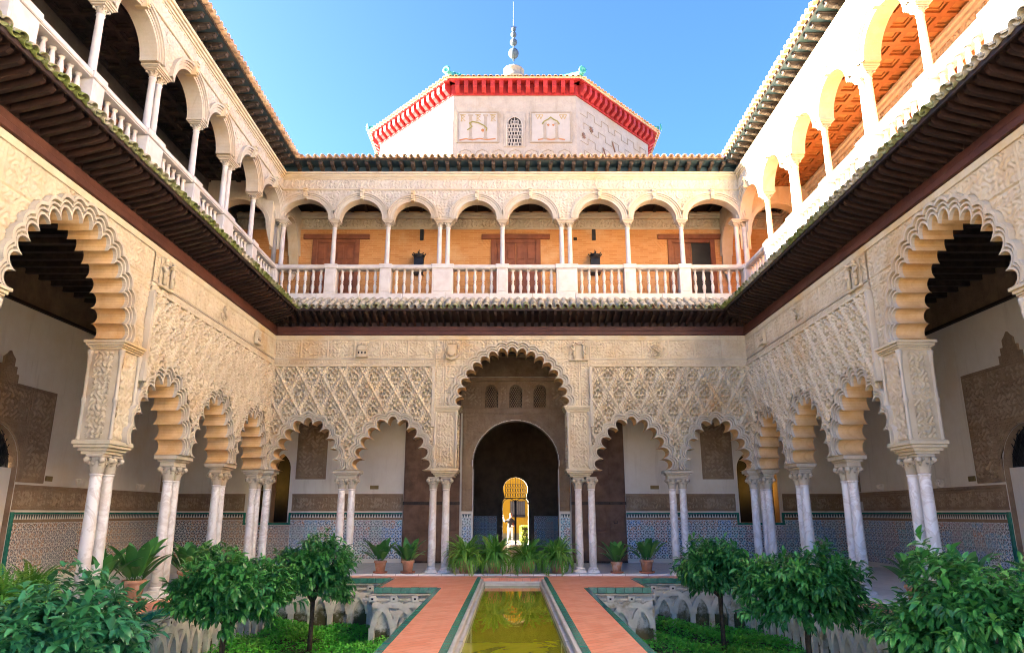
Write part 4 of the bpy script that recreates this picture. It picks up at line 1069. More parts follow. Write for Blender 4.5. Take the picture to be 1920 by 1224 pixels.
YI, XI = 24.2, 10.9
DX = .18
M_IFRZ = np_mesh('frieze_panel', *hf_arrays(0, 1.2, 0, .50, .02, lambda X, Z: .030 * arabesque(X * 1.4, Z * .7, 24, 2.4) * smooth(np.minimum(np.minimum(X, 1.2 - X) - .04, np.minimum(Z, .5 - Z) - .07), 0, .02) + .028 * smooth(-np.abs(np.minimum(np.minimum(X, 1.2 - X), np.minimum(Z, .5 - Z) - .02) - .02), -.012, -.004)), 'stucco_brown', raised=('stucco_letter', -.017))
def dado(root, x0, x1, mat, z_off=0.0):
    if x1 < x0: x0, x1 = x1, x0
    m = MB(); m.box(x0, x1, -.03, -.002, .13, 1.33); m.build('mosaic_dado', mat, root)
    m = MB(); m.box(x0, x1, -.034, -.002, .0, .128); m.build('skirting', 'merlon_tiles', root)
    m = MB(); m.cbox(x0, x1, -.038, -.002, 1.332, 1.40, .004); m.build('dado_band', 'stucco_brown', root)
    m = MB(); m.box(x0, x1, -.034, -.002, 1.402, 1.51); m.build('merlon_strip', 'merlon_tiles', root)
    m = MB(); m.cbox(x0, x1, -.04, -.002, 1.512, 1.555, .004); m.build('dado_trim', 'green_glaze', root)
    n = max(1, round((x1 - x0) / 1.2)); sx = (x1 - x0) / n / 1.2
    for i in range(n): obj('frieze_panel', M_IFRZ, root, (x0 + i * 1.2 * sx, -.006, 1.60), None, (sx, 1, 1))
    m = MB(); m.cbox(x0, x1, -.03, -.002, 2.10, 2.15, .006); m.build('dado_cornice', 'stucco_brown', root)
def carved(root, x0, x1, z0, z1, mat='stucco_brown', d=.04, step=.025, s=22):
    """raised rectangular panel with relief and border"""
    m = MB(); m.cbox(x0, x1, -d, -.001, z0, z1, .008); p = m.build('carved_panel', mat, root)
    def fn(X, Z):
        b = np.minimum.reduce([X - x0, x1 - X, Z - z0, z1 - Z])
        return .030 * arabesque(X, Z, s, 1.9) * smooth(b, .10, .12) + .028 * smooth(-np.abs(b - .09), -.014, -.006)
    V, F = hf_arrays(x0 + .01, x1 - .01, z0 + .01, z1 - .01, step, fn); V[:, 1] -= d + .003
    obj('relief', np_mesh('relief', V, F, mat, raised=None if mat == 'stucco_dark' else ('stucco_letter', -(d + .003) - .021)), p)
    return p
def lattice(root, cx, z0, w, h, y, mat, name='lattice', step=.06, r=.009):
    m = MB(); n = int((w * 2 + h) / step)
    def clipseg(dx):
        for i in range(-n, n):
            pts = []
            for k in range(13):
                t = k / 12 * h; x = i * step + dx * t * .6
                if abs(x) <= w: pts.append((cx + x, y, z0 + t))
            if len(pts) >= 2: m.tube([pts[0], pts[-1]], r, 4, 0, False)
    clipseg(1); clipseg(-1)
    return m.build(name, mat, root)

# --- back wall of the cloister
W_B = thing('cloister_wall', 'plastered back wall of the cloister with mosaic dado and tall central doorway', 'wall', (0, YI, 0))
hb = [horseshoe(DX, .0, 1.40, 2.95, 1.43)]
wins = [(-7.93, -1), (8.15, 1)]
for cx, s in wins:
    for dx in (-.36, .36): hb.append(lancet(cx + dx, 1.24, .29, 2.95, .5))
hb += [[(DX + x - .21, 4.98), (DX + x + .21, 4.98), (DX + x + .21, 5.55)] + [(DX + x + .21 * math.cos(a * PI / 8), 5.55 + .22 * math.sin(a * PI / 8)) for a in range(1, 8)] + [(DX + x - .21, 5.55)] for x in (-.82, 0, .82)]
wm = wall_holes(-XI - .3, XI + .3, -.02, 7.2, hb, .45); me = wm.mesh('wall_face', ['plaster', 'stucco_brown']); fix_normals(me); obj('wall_face', me, W_B)
dado(W_B, -7.16, -3.52, 'dado_cool'); dado(W_B, 3.78, 7.38, 'dado_cool'); dado(W_B, -XI, -8.70, 'dado_warm'); dado(W_B, 8.92, XI, 'dado_cool')
for cx, s in wins:
    m = MB(); m.box(cx - .75, cx + .75, -.031, -.002, .13, 1.17); m.build('mosaic_dado', 'dado_cool' if s > 0 else 'dado_warm', W_B)
    m = MB(); m.box(cx - .75, cx + .75, -.035, -.002, 0, .128); m.build('skirting', 'merlon_tiles', W_B)
    m = MB(); m.cbox(cx - .77, cx + .77, -.045, .2, 1.172, 1.238, .006); m.cbox(cx - .77, cx - .70, -.045, -.002, 1.24, 1.555, .006); m.cbox(cx + .70, cx + .77, -.045, -.002, 1.24, 1.555, .006); m.build('window_sill', 'green_glaze', W_B)
    m = MB(); m.lathe([(.05, 0), (.05, .04), (.036, .07), (.034, 1.35), (.05, 1.40), (.06, 1.5), (.06, 1.55)], 12, (cx, .08, 1.24)); m.build('mullion_column', 'marble', W_B)
    m = MB(); m.box(cx - .9, cx + .9, 1.6, 1.65, .2, 4.2); m.build('niche_back', 'dark_void', W_B)
    for a in (-.92, .92):
        m = MB(); m.box(cx + a - .03, cx + a + .03, .455, 1.6, .2, 4.2); m.build('niche_side', 'wood_black', W_B)
    m = MB(); m.box(cx - .95, cx + .95, .455, 1.65, 4.2, 4.25); m.box(cx - .95, cx + .95, .455, 1.65, .15, .2); m.build('niche_cap', 'wood_black', W_B)
carved(W_B, -7.10, -6.10, 2.62, 4.5, 'stucco_brown', .03); carved(W_B, 6.35, 7.38, 2.62, 4.5, 'stucco_brown', .03)
# carved surround of the doorway and lattice windows
_do = horseshoe(DX, -.05, 1.42, 2.95, 1.45); _out = [(x, z) for x, z in _do]
def fn_d(X, Z): 
    rr = np.abs(np.hypot(X - DX, Z - 3.13) - 1.60)
    return .05 + .012 * arabesque(X, Z, 22, 2.0) + np.where(Z > 3.0, .02 * smooth(-rr, -.06, -.03), 0) + .02 * smooth(-np.minimum(np.abs(np.abs(X - DX) - 1.72), np.abs(Z - 4.72)), -.05, -.03)
V, F = hf_arrays(DX - 1.78, DX + 1.78, 1.6, 4.80, .025, fn_d, lambda X, Z: ~inside(_out, X, Z)); obj('carved_surround', np_mesh('carved_surround', V, F, 'stucco_brown'), W_B)
for s in (-1, 1):
    x = DX + s * 1.61
    m = MB(); m.box(x - .15, x + .15, -.05, -.002, .0, 1.40); m.build('mosaic_dado', 'dado_cool', W_B)
    m = MB(); m.box(x - .15, x + .15, -.052, -.002, 1.402, 1.51); m.build('merlon_strip', 'merlon_tiles', W_B)
    m = MB(); m.cbox(x - .17, x + .17, -.09, -.002, 2.3, 3.05, .01); m.build('carved_corbel', 'stucco_brown', W_B)
m = MB(); m.cbox(DX - 1.9, DX + 1.9, -.10, -.002, 4.80, 4.93, .012); m.build('string_course', 'stucco_brown', W_B)
for x0, x1 in ((-1.85, -1.10), (-.57, -.25), (.25, .57), (1.10, 1.85)): carved(W_B, DX + x0, DX + x1, 4.96, 5.80, 'stucco_brown', .05)
for x in (-.82, 0, .82): lattice(W_B, DX + x, 4.98, .21, .78, .06, 'stucco_brown', 'window_lattice', .075, .014)
hp = [[(x_ * 1.0, z_) for x_, z_ in h] for h in hb[-3:]]
wp = wall_holes(DX - 1.9, DX + 1.9, 4.935, 5.875, hp, .03); me = wp.mesh('window_surround', ['stucco_brown', 'stucco_brown']); fix_normals(me); obj('window_surround', me, W_B, (0, -.034, 0))
m = MB(); m.box(DX - 1.2, DX + 1.2, .43, .446, 4.9, 5.85); m.build('window_back', 'dark_void', W_B)
carved(W_B, DX - 3.6, DX + 3.6, 6.04, 6.70, 'stucco_dark', .08, .03, 14)
m = MB(); m.cbox(DX - 3.7, DX + 3.7, -.14, -.002, 5.88, 6.0, .01); m.cbox(DX - 3.7, DX + 3.7, -.16, -.002, 6.702, 6.80, .01); m.build('string_course', 'stucco_brown', W_B)
for a, b in ((-XI, DX - 3.65), (DX + 3.65, XI)):
    m = MB(); m.cbox(a, b, -.06, -.002, 6.1, 6.8, .01); m.build('ceiling_frieze', 'stucco_dark', W_B)
for x in (-4.48, 4.75):
    m = MB(); m.cbox(x - .14, x + .14, -.025, -.001, 2.30, 2.42, .006); m.build('plaque', 'paint_fade', W_B)
# wooden door leaves folded back against the wall
def door_leaf(x0, x1, label):
    root = thing('door_leaf', label, 'door', ((x0 + x1) / 2, YI - .06, 0)); w = (x1 - x0) / 2
    m = MB(); m.cbox(-w, w, -.10, -.02, .06, 5.85, .01); m.build('leaf_frame', 'wood_old', root)
    cols = 3; pw = 2 * w / cols
    for i in range(cols):
        for z0, z1 in ((.16, .95), (1.0, 1.78), (2.02, 3.0), (3.05, 4.0), (4.05, 5.0), (5.05, 5.75)):
            m = MB(); a = -w + pw * i + .06; b = -w + pw * (i + 1) - .06
            m.cbox(a, b, -.118, -.101, z0, z1, .008)
            cxm, czm = (a + b) / 2, (z0 + z1) / 2
            for q in range(4):
                t = q * PI / 4; d = .17
                m.box(cxm - .012, cxm + .012, -.126, -.1185, czm - d, czm + d) if q == 0 else m.tube([(cxm - d * math.cos(t), -.118, czm - d * math.sin(t)), (cxm + d * math.cos(t), -.118, czm + d * math.sin(t))], .011, 4, 0, False)
            m.build('panel', 'wood_old', root)
    m = MB(); m.cbox(-w - .01, w + .01, -.135, -.1, 1.80, 1.90, .008); m.build('rail', 'wood_black', root)
    for i in range(5):
        m = MB(); m.lathe([(.03, 0), (.024, .014), (.0, .024)], 8, cap=False); m.xform(Matrix.Translation((-w + .15 + i * (2 * w - .3) / 4, -.135, 1.85)) @ Matrix.Rotation(PI / 2, 4, 'X')); m.build('stud', 'iron', root)
    m = MB(); m.tube([(w * .6 - .05, -.12, 1.3), (w * .6 - .05, -.17, 1.22), (w * .6 + .05, -.17, 1.22), (w * .6 + .05, -.12, 1.3)], .012, 6); m.build('knocker', 'iron', root)
    m = MB(); m.box(-w, w, -.14, -.02, .005, .058); m.build('foot', 'wood_black', root)
door_leaf(-3.49, -1.66, 'tall old wooden door leaf folded back left of the central doorway')
door_leaf(1.99, 3.75, 'tall old wooden door leaf folded back right of the central doorway')

# --- side walls of the cloister
def side_wall(sg, label, ptop, dmat):
    root = thing('cloister_wall', label, 'wall', (-sg * XI, YI, 0), sg * PI / 2)
    g = lambda d: -d * sg                       # distance from the inner corner towards the viewer
    dc, dw = 9.2, 1.12                          # centre and half width of the side portal
    hol = [lancet(g(dc), .0, dw, 2.45, .95), ]
    xs = sorted((g(-.3), g(19)))
    wm = wall_holes(xs[0], xs[1], -.02, 7.2, hol, .4); me = wm.mesh('wall_face', ['plaster', 'stucco_brown']); fix_normals(me); obj('wall_face', me, root)
    dado(root, g(0), g(8.06), dmat)
    m = MB(); e = sorted((g(7.98), g(8.07))); m.cbox(e[0], e[1], -.05, -.002, 0, 1.56, .006); m.build('dado_end', 'green_glaze', root)
    for a, b in ((8.10 - .95, 8.07),): carved(root, *sorted((g(a), g(b))), 2.2, ptop, 'stucco_brown', .05)
    carved(root, *sorted((g(8.075), g(11.3))), 3.42, ptop, 'stucco_brown', .05)
    V, F = hf_arrays(*sorted((g(8.075), g(10.3))), 2.2, 3.415, .03, lambda X, Z: .05 + .012 * arabesque(X, Z, 22, 1.9), lambda X, Z: ~inside(lancet(g(dc), -.1, dw, 2.45, .97), X, Z)); obj('carved_surround', np_mesh('carved_surround', V, F, 'stucco_brown'), root)
    # stepped crest
    x = g(8.95); pts = [(-.36, 0), (.36, 0), (.36, .18), (.27, .18), (.27, .34), (.17, .34), (.17, .5), (.07, .58), (0, .66), (-.07, .58), (-.17, .5), (-.17, .34), (-.27, .34), (-.27, .18), (-.36, .18)]
    m = MB(); m.prism([(x + u, ptop + v + .002) for u, v in pts], lambda u, v, t: (u, t, v), -.05, -.002); m.build('crest', 'stucco_brown', root)
    m = MB(); m.box(*sorted((g(dc - dw), g(dc + dw))), .12, .17, .0, 2.5); m.build('door_panel', 'plaster', root)
    m = MB(); m.box(*sorted((g(dc - dw), g(dc + dw))), .20, .22, 2.502, 3.45); m.build('fanlight', 'glass_dark', root)
    lattice(root, g(dc), 2.5, dw * .9, .9, .14, 'iron', 'fanlight_grille', .16, .012)
    m = MB(); m.tube([(x_, -.02, z_) for x_, z_ in lancet(g(dc), 2.2, dw + .05, 2.45, .99)], .045, 6); m.build('arch_moulding', 'stucco_brown', root)
    carved(root, *sorted((g(.12), g(1.35))), 2.17, 5.4, 'stucco_brown', .035)
    m = MB(); m.cbox(*sorted((g(0), g(19))), -.06, -.002, 6.1, 6.83, .01); m.build('ceiling_frieze', 'stucco_dark', root)
    m = MB(); m.cbox(*sorted((g(0), g(19))), -.10, -.002, 6.03, 6.098, .01); m.build('frieze_moulding', 'wood_dark', root)
    m = MB(); m.cbox(g(6.92) - .13, g(6.92) + .13, -.025, -.001, 2.26, 2.38, .006); m.build('plaque', 'paint_fade', root)
    m = MB(); m.cbox(g(1.1) - .35, g(1.1) + .35, -.05, -.04, 1.62, 1.88, .004); m.build('notice', 'plain_white', root)
    return root
W_L = side_wall(1, 'plastered left wall of the cloister with carved portal and warm mosaic dado', 4.30, 'dado_warm')
W_R = side_wall(-1, 'plastered right wall of the cloister with carved portal and blue mosaic dado', 4.72, 'dado_cool')
# plaster wall lamps shaped like shallow bowls
_m = MB()
vs = []; npf = [(.0, 0), (.07, .01), (.12, .06), (.15, .14), (.185, .17), (.185, .20), (.16, .20)]
for r, z in npf:
    for k in range(13): vs.append((-r * math.cos(PI * k / 12), -r * .8 * math.sin(PI * k / 12), z))
_m.add(vs, [(j * 13 + i, j * 13 + i + 1, (j + 1) * 13 + i + 1, (j + 1) * 13 + i) for j in range(len(npf) - 1) for i in range(12)], 0, True)
for k in range(7):
    a = PI * (k + .5) / 7; _m.tube([(-.13 * math.cos(a), -.13 * .8 * math.sin(a), .05), (-.19 * math.cos(a), -.19 * .8 * math.sin(a), .17)], [.012, .02], 5)
M_SCON = _m.mesh('wall_lamp', 'plaster')
for sg, w, dmat in ((1, 'left', 0), (-1, 'right', 0)):
    for y, lab in ((18.55, 'beside the carved portal'), (21.55, 'near the far corner')):
        o = obj('wall_lamp', M_SCON, None, (-sg * XI, y, 2.17), (0, 0, sg * PI / 2)); tag(o, 'white shell-shaped wall lamp on the %s cloister wall %s' % (w, lab), 'wall lamp', 'shell-shaped wall lamps')
o = obj('wall_lamp', M_SCON, None, (9.75, YI, 2.17)); tag(o, 'white shell-shaped wall lamp on the back wall near the right corner', 'wall lamp', 'shell-shaped wall lamps')
o = obj('wall_lamp', M_SCON, None, (-9.75, YI, 2.17)); tag(o, 'white shell-shaped wall lamp on the back wall near the left corner', 'wall lamp', 'shell-shaped wall lamps')
# lower ceilings
def ceil(x0, x1, y0, y1, along):
    m = MB(); m.box(x0, x1, y0, y1, 6.84, 7.1); c = struct('ceiling', m, 'wood_black')
    L = (y1 - y0) if along == 'y' else (x1 - x0); n = int(L / .45); bm_ = None
    for i in range(n):
        t = (i + .5) / n
        m = MB()
        if along == 'y': y = y0 + (y1 - y0) * t; m.box(x0 + .02, x1 - .02, y - .05, y + .05, 6.72, 6.838)
        else: x = x0 + (x1 - x0) * t; m.box(x - .05, x + .05, y0 + .02, y1 - .02, 6.72, 6.838)
        m.build('beam', 'wood_black', c)
ceil(-XI - .2, -XF - .45, 4.5, YI - .02, 'y'); ceil(XF + .45, XI + .2, 4.5, YI - .02, 'y'); ceil(-XF - .448, XF + .448, YF + .45, YI - .02, 'x')

# ------------------------------------------------------------------ loggia interiors
YB, XB = 22.4, 9.15
W_U = thing('brick_wall', 'ochre brick back wall of the upper loggia with three wooden doors', 'wall', (0, YB, 0))
m = MB(); m.box(-XB, XB, 0, .3, 7.5, 11.6); m.build('wall_face', 'brick_ochre', W_U)
def up_cornice(root, a, b):
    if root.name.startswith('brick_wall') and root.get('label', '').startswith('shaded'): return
    m = MB(); m.cbox(a, b, -.05, -.002, 10.70, 10.77, .008); m.build('string_course', 'stone_pale', root)
    m = MB(); m.cbox(a, b, -.10, -.002, 11.07, 11.16, .01); m.cbox(a, b, -.16, -.002, 11.162, 11.25, .01); m.build('cornice', 'stone_pale', root)
    n = max(1, round((b - a) / .8)); sx = (b - a) / n / .8
    for i in range(n): obj('frieze_panel', M_UFRZ[(i * 2 + 1) % 3], root, (a + i * .8 * sx, -.006, 10.76), None, (sx, 1.6, .9))
up_cornice(W_U, -XB, XB)
def wood_door(root, cx, w, h, glass=False):
    z0 = 7.7
    m = MB(); m.cbox(cx - w - .16, cx - w, -.06, -.002, z0, z0 + h + .12, .01); m.cbox(cx + w, cx + w + .16, -.06, -.002, z0, z0 + h + .12, .01); m.cbox(cx - w, cx + w, -.06, -.002, z0 + h, z0 + h + .12, .01)
    d = m.build('door', 'wood_door', root)
    m = MB(); m.cbox(cx - w - .48, cx + w + .48, -.085, -.002, z0 + h + .122, z0 + h + .30, .012); m.build('lintel', 'wood_door', d)
    for s in (-1, 1):
        a, b = sorted((cx + s * .008, cx + s * w))
        if glass and s > 0:
            m = MB(); m.box(a, b, -.012, -.002, z0, z0 + h); m.build('pane', 'glass_dark', d); continue
        m = MB(); m.cbox(a, b, -.03, -.002, z0, z0 + h, .006); m.build('leaf', 'wood_door', d)
        pw = (b - a) / 2
        for i in range(2):
            for q0, q1 in ((.12, .75), (.85, 1.10), (1.2, 1.85), (1.95, h - .1)):
                m = MB(); m.cbox(a + pw * i + .05, a + pw * (i + 1) - .05, -.052, -.031, z0 + q0, z0 + q1, .012); m.build('panel', 'wood_door', d)
    return d
wood_door(W_U, .18, .66, 2.52); wood_door(W_U, -5.78, .62, 2.52); wood_door(W_U, 6.0, .62, 2.52, True)
for x in (-2.95, 2.78):
    m = MB(); m.cbox(x - .06, x + .06, -.07, -.002, 10.31, 10.69, .008); m.build('downspout', 'iron', W_U)
m = MB(); m.box(2.10, 2.22, -.006, -.001, 10.32, 10.42); m.build('putlog_hole', 'dark_void', W_U)
# relieving arches of radial bricks above the doors
_m = MB(); _m.cbox(-.026, .026, -.012, .0, 0, .34, .004); M_RAD = _m.mesh('radial_brick', 'brick_ochre')
for cx in (.18, -5.78, 6.0):
    for k in range(25):
        a = R(128 - 76 * k / 24); r0 = 1.62
        obj('radial_brick', M_RAD, W_U, (cx + r0 * math.cos(a), 0, 10.30 - 1.56 + r0 * math.sin(a) * 1.0), (0, PI / 2 - a, 0))
# crowned iron lanterns hanging on that wall
def lantern(x, label):
    root = thing('lantern', label, 'lantern', (x, YB, 2.05), 0, 'crowned iron wall lanterns'); root.scale = (.78, .8, .77)
    m = MB(); m.cbox(-.20, .20, -.40, -.08, 9.10, 9.16, .01); m.cbox(-.19, .19, -.39, -.09, 9.78, 9.84, .01); m.build('body_frame', 'iron', root)
    for sx in (-1, 1):
        for yy in (-.38, -.11):
            m = MB(); m.box(sx * .175 - .012, sx * .175 + .012, yy, yy + .024, 9.16, 9.78); m.build('corner_post', 'iron', root)
    m = MB(); m.box(-.165, .165, -.37, -.10, 9.17, 9.77); m.build('glass', 'glass_dark', root)
    m = MB(); m.lathe([(.20, 0), (.22, .04), (.26, .10), (.24, .13), (.13, .13), (.05, .2), (.03, .24), (.0, .25)], 14, (0, -.24, 9.84), cap=False)
    for k in range(8):
        a = 2 * PI * k / 8; m.tube([(.24 * math.cos(a), -.24 + .24 * math.sin(a), 9.95), (.29 * math.cos(a), -.24 + .29 * math.sin(a), 10.02)], [.02, .03], 5)
    m.build('crown', 'iron', root)
    m = MB(); m.box(-.012, .012, -.252, -.228, 10.05, 10.22); m.box(-.05, .05, -.25, -.23, 10.13, 10.155); m.build('cross', 'iron', root)
    m = MB(); m.tube([(0, -.0, 9.5), (0, -.10, 9.5)], .02, 6); m.build('arm', 'iron', root)
lantern(-3.0, 'crowned black iron wall lantern left of the middle upper door'); lantern(2.78, 'crowned black iron wall lantern right of the middle upper door')
# side walls of the upper loggias
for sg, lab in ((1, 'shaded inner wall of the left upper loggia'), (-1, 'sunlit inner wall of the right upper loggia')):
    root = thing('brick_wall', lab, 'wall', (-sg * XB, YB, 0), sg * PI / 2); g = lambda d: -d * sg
    m = MB(); m.box(*sorted((g(0.0), g(16.3))), 0, .3, 7.5, 11.6); m.build('wall_face', 'brick_ochre' if sg < 0 else 'shade_plaster', root)
    up_cornice(root, *sorted((g(0.17), g(16.2))))
    for d in (3.9, 8.6, 12.6): wood_door(root, g(d), .6, 2.4)
# cross arches at the corners
def cross_arch(x, y, rz, L, label):
    root = thing('cross_arch', label, 'arch', (x, y, 0), rz)
    c = L / 2; cur = [(0.0, 9.25)] + [(q, z) for q, z in round_curve(c, 9.75, c - .14, .92, 20)] + [(L, 9.25)]
    pl = arch_plate(-.001, L + .001, 9.25, 11.3, cur[1:-1], .30); me = pl.mesh('arch', ['stone_pale', 'stone_warm']); fix_normals(me); obj('arch_slab', me, root)
    for y_ in (0, .3):
        rows = [[(xx, (y_ - yy) if y_ == 0 else y_ + yy, z) for xx, z in round_curve(c, 9.75, c - .14 + t, .92 + t, 20)] for t, yy in ((0, 0), (0, .03), (.07, .03), (.07, .05), (.13, .05), (.13, 0))]
        n = len(rows[0]); m = MB(); m.add([p for r in rows for p in r], [(j * n + i, j * n + i + 1, (j + 1) * n + i + 1, (j + 1) * n + i) for j in range(5) for i in range(n - 1)]); m.build('archivolt', 'stone_pale', root)
    m = MB(); slabs(m, L - .17, L - .01, .02, .28, 9.05, [(.06, -.03), (.06, .0), (.08, .03)]); m.lathe([(.03, 0), (.06, .06), (.11, .2)], 10, (L - .12, .15, 8.86)); m.build('corbel', 'stone_pale', root)
# arch across the side galleries (spans x) and across the back gallery (spans y)
cross_arch(-7.15, 20.27, PI, 2.0, 'plain round arch across the far end of the left upper loggia')
cross_arch(7.15, 20.57 - .30, 0, 2.0, 'plain round arch across the far end of the right upper loggia')
cross_arch(-7.0, 20.42, PI / 2, 1.98, 'moulded half-seen arch across the left end of the back loggia')
cross_arch(7.30, 20.42, PI / 2, 1.98, 'moulded half-seen arch across the right end of the back loggia')
# upper floor and ceilings
m = MB(); m.box(-XB, XB, YU + .33, YB, 7.45, 7.7); struct('upper_floor', m, 'terracotta')
for s in (-1, 1):
    m = MB(); m.box(*sorted((s * (XU + .33), s * XB)), 6.0, YU + .33, 7.45, 7.699); struct('upper_floor', m, 'terracotta')
CS = .46
def coffer():
    m = MB(); h = CS / 2; b = .065
    for (a0, a1, b0, b1) in ((-h, h, -h, -h + b), (-h, h, h - b, h), (-h, -h + b, -h + b, h - b), (h - b, h, -h + b, h - b)): m.box(a0, a1, b0, b1, -.11, 0, 1)
    b2 = b + .045
    for (a0, a1, b0, b1) in ((-h + b, h - b, -h + b, -h + b2), (-h + b, h - b, h - b2, h - b), (-h + b, -h + b2, -h + b2, h - b2), (h - b2, h - b, -h + b2, h - b2)): m.box(a0, a1, b0, b1, -.055, 0, 0)
    m.box(-h + b2, h - b2, -h + b2, h - b2, -.018, 0, 0)
    return m.mesh('coffer', ['coffer_wood', 'coffer_beam'])
M_COF = coffer()
M_COF_SHADE = M_COF.copy(); M_COF_SHADE.materials.clear(); M_COF_SHADE.materials.append(MAT['wood_black']); M_COF_SHADE.materials.append(MAT['wood_dark'])  # left ceiling copy: lack of light put in as darker woods
for s in (-1, 1):
    x0 = XU + .33; nx = 4; w = (XB - x0) / nx; y1 = YU - .0; ny = 30
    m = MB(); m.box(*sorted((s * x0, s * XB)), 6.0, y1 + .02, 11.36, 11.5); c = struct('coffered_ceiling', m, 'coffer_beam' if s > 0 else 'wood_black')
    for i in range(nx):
        for j in range(ny): obj('coffer', M_COF if s > 0 else M_COF_SHADE, c, (s * (x0 + w * (i + .5)), y1 - CS * (j + .5), 11.357), None, (w / CS, 1, 1))
m = MB(); m.box(-XB, XB, YU + .33, YB, 11.36, 11.5); c = struct('coffered_ceiling', m, 'wood_dark')
for i in range(40):
    m = MB(); x = -XB + (i + .5) * XB * 2 / 40; m.box(x - .05, x + .05, YU + .34, YB - .17, 11.26, 11.358); m.build('beam', 'wood_dark', c)
# ------------------------------------------------------------------ eight-sided tower behind the back roof
TX, TY = .17, 26.0
hw_, dx_, dy_ = 2.50, 3.69, 4.04
oct_ = [(-hw_, 0), (hw_, 0), (hw_ + dx_, dy_), (hw_ + dx_, dy_ + 5.0), (hw_, 2 * dy_ + 5.0), (-hw_, 2 * dy_ + 5.0), (-hw_ - dx_, dy_ + 5.0), (-hw_ - dx_, dy_)]
TZ0, TZ1, TZE = 12.2, 17.90, 18.68
TC = (0, dy_ + 2.5)
T = thing('tower', 'eight-sided pale tower with red bracketed eaves and a ball finial', 'tower', (TX, TY, 0))
def off(k): return [((x - TC[0]) * (1 + k / 6.4) + TC[0], (y - TC[1]) * (1 + k / 6.4) + TC[1]) for x, y in oct_]
for i in range(8):
    a, b = oct_[i], oct_[(i + 1) % 8]
    m = MB(); d = Vector((b[0] - a[0], b[1] - a[1], 0)).normalized(); nn = Vector((-d.y, d.x, 0)) * .3
    m.add([(a[0], a[1], TZ0), (b[0], b[1], TZ0), (b[0], b[1], TZE - .1), (a[0], a[1], TZE - .1)], [(0, 1, 2, 3)])
    w = m.build('tower_wall', 'plain_white' if i == 7 else 'tower_plaster', T)  # left face takes a whiter wall colour than the others
# local frames of the faces that show: 0 front, 7 left, 1 right
def face_frame(i):
    a, b = Vector((*oct_[i], 0)), Vector((*oct_[(i + 1) % 8], 0)); d = b - a
    return a, d.length, math.atan2(d.y, d.x)
_m = MB(); _m.prism([(0, 18.12), (-.06, 18.07), (-.16, 18.07), (-.26, 18.15), (-.34, 18.20), (-.38, 18.27), (-.38, 18.50), (0, 18.50)], lambda u, v, t: (t, u, v), -.085, .085); M_TBR = _m.mesh('eave_bracket', 'red_paint')
TT = tile_mesh(.55, .085, .072, 'tile_clay'); 
for i in range(8):
    a, L, ang = face_frame(i)
    m = MB(); m.cbox(-.04, L + .04, -.07, -.002, TZ1 + .12, TZE - .1, .01); m.build('red_band', 'red_paint', T, a, (0, 0, ang))
    m = MB(); m.cbox(-.16, L + .16, -.43, -.002, 18.502, 18.56, .01); m.build('eave_board', 'red_paint', T, a, (0, 0, ang))
    m = MB(); m.cbox(-.18, L + .18, -.47, -.0, 18.562, 18.63, .01); m.build('eave_course', 'stone_pale', T, a, (0, 0, ang))
    n = round(L / .355)
    for k in range(n):
        x = L * (k + .5) / n; p = a + Vector((math.cos(ang) * x, math.sin(ang) * x, 0)); obj('eave_bracket', M_TBR, T, p, (0, 0, ang))
    n = round((L + .4) / .235)
    for k in range(n):
        x = -.2 + (L + .4) * (k + .5) / n; q = Matrix.Rotation(ang, 4, 'Z') @ Vector((x, -.10, 0)); p = a + q
        obj('roof_tile', TT, T, (p.x, p.y, 18.82), (math.atan2(3.9, 6.6), random.uniform(-.05, .05), ang))
ev = off(.50)
m = MB(); apex = (TC[0], TC[1], 22.5); m.add([(x, y, 18.63) for x, y in ev] + [apex], [(i, (i + 1) % 8, 8) for i in range(8)]); m.build('tower_roof', 'tile_clay', T)
for i, (x, y) in enumerate(ev):
    pts = [Vector((x, y, 18.72)).lerp(Vector((*TC, 22.55)), k / 14) for k in range(15)]
    m = MB()
    for q0, q1 in zip(pts[:-1], pts[1:]): m.tube([q0, q0.lerp(q1, 1.08)], [.13, .10], 8)
    m.build('ridge', 'tile_green', T)
    m = MB(); o = (Vector((x, y, 0)) - Vector((*TC, 0))).normalized() * .1
    m.lathe([(.16, 0), (.17, .05), (.10, .06), (.06, .02), (.0, .03)], 14, cap=False)
    m.xform(Matrix.Translation((x + o.x, y + o.y, 18.80)) @ o.to_track_quat('Z', 'Y').to_matrix().to_4x4()); m.build('ridge_end', 'tile_green', T)
m = MB(); m.lathe([(.75, 0), (.72, .2), (.5, .32), (.48, .62), (.56, .66), (.52, .76), (.22, .85), (.12, .95), (.05, 1.1)], 12); m.build('finial_base', 'tower_relief', T, (TC[0], TC[1], 22.9))
m = MB(); m.tube([(0, 0, 0), (0, 0, 3.6)], [.045, .02], 8)
fin = m.build('finial_rod', 'finial_metal', T, (TC[0], TC[1], 24.2))
for z, r in ((.45, .27), (1.12, .19), (1.58, .155), (1.90, .12)):
    m = MB(); m.lathe([(.02, -r)] + [(r * math.cos(t * PI / 12), r * 1.08 * math.sin(t * PI / 12)) for t in range(-5, 6)] + [(.02, r * 1.08)], 16, (0, 0, z)); m.build('finial_ball', 'finial_metal', fin)
m = MB(); m.box(-.16, .16, -.02, .02, 2.02, 2.06); m.box(-.02, .02, -.16, .16, 2.0, 2.04); m.build('finial_cross', 'finial_metal', fin)
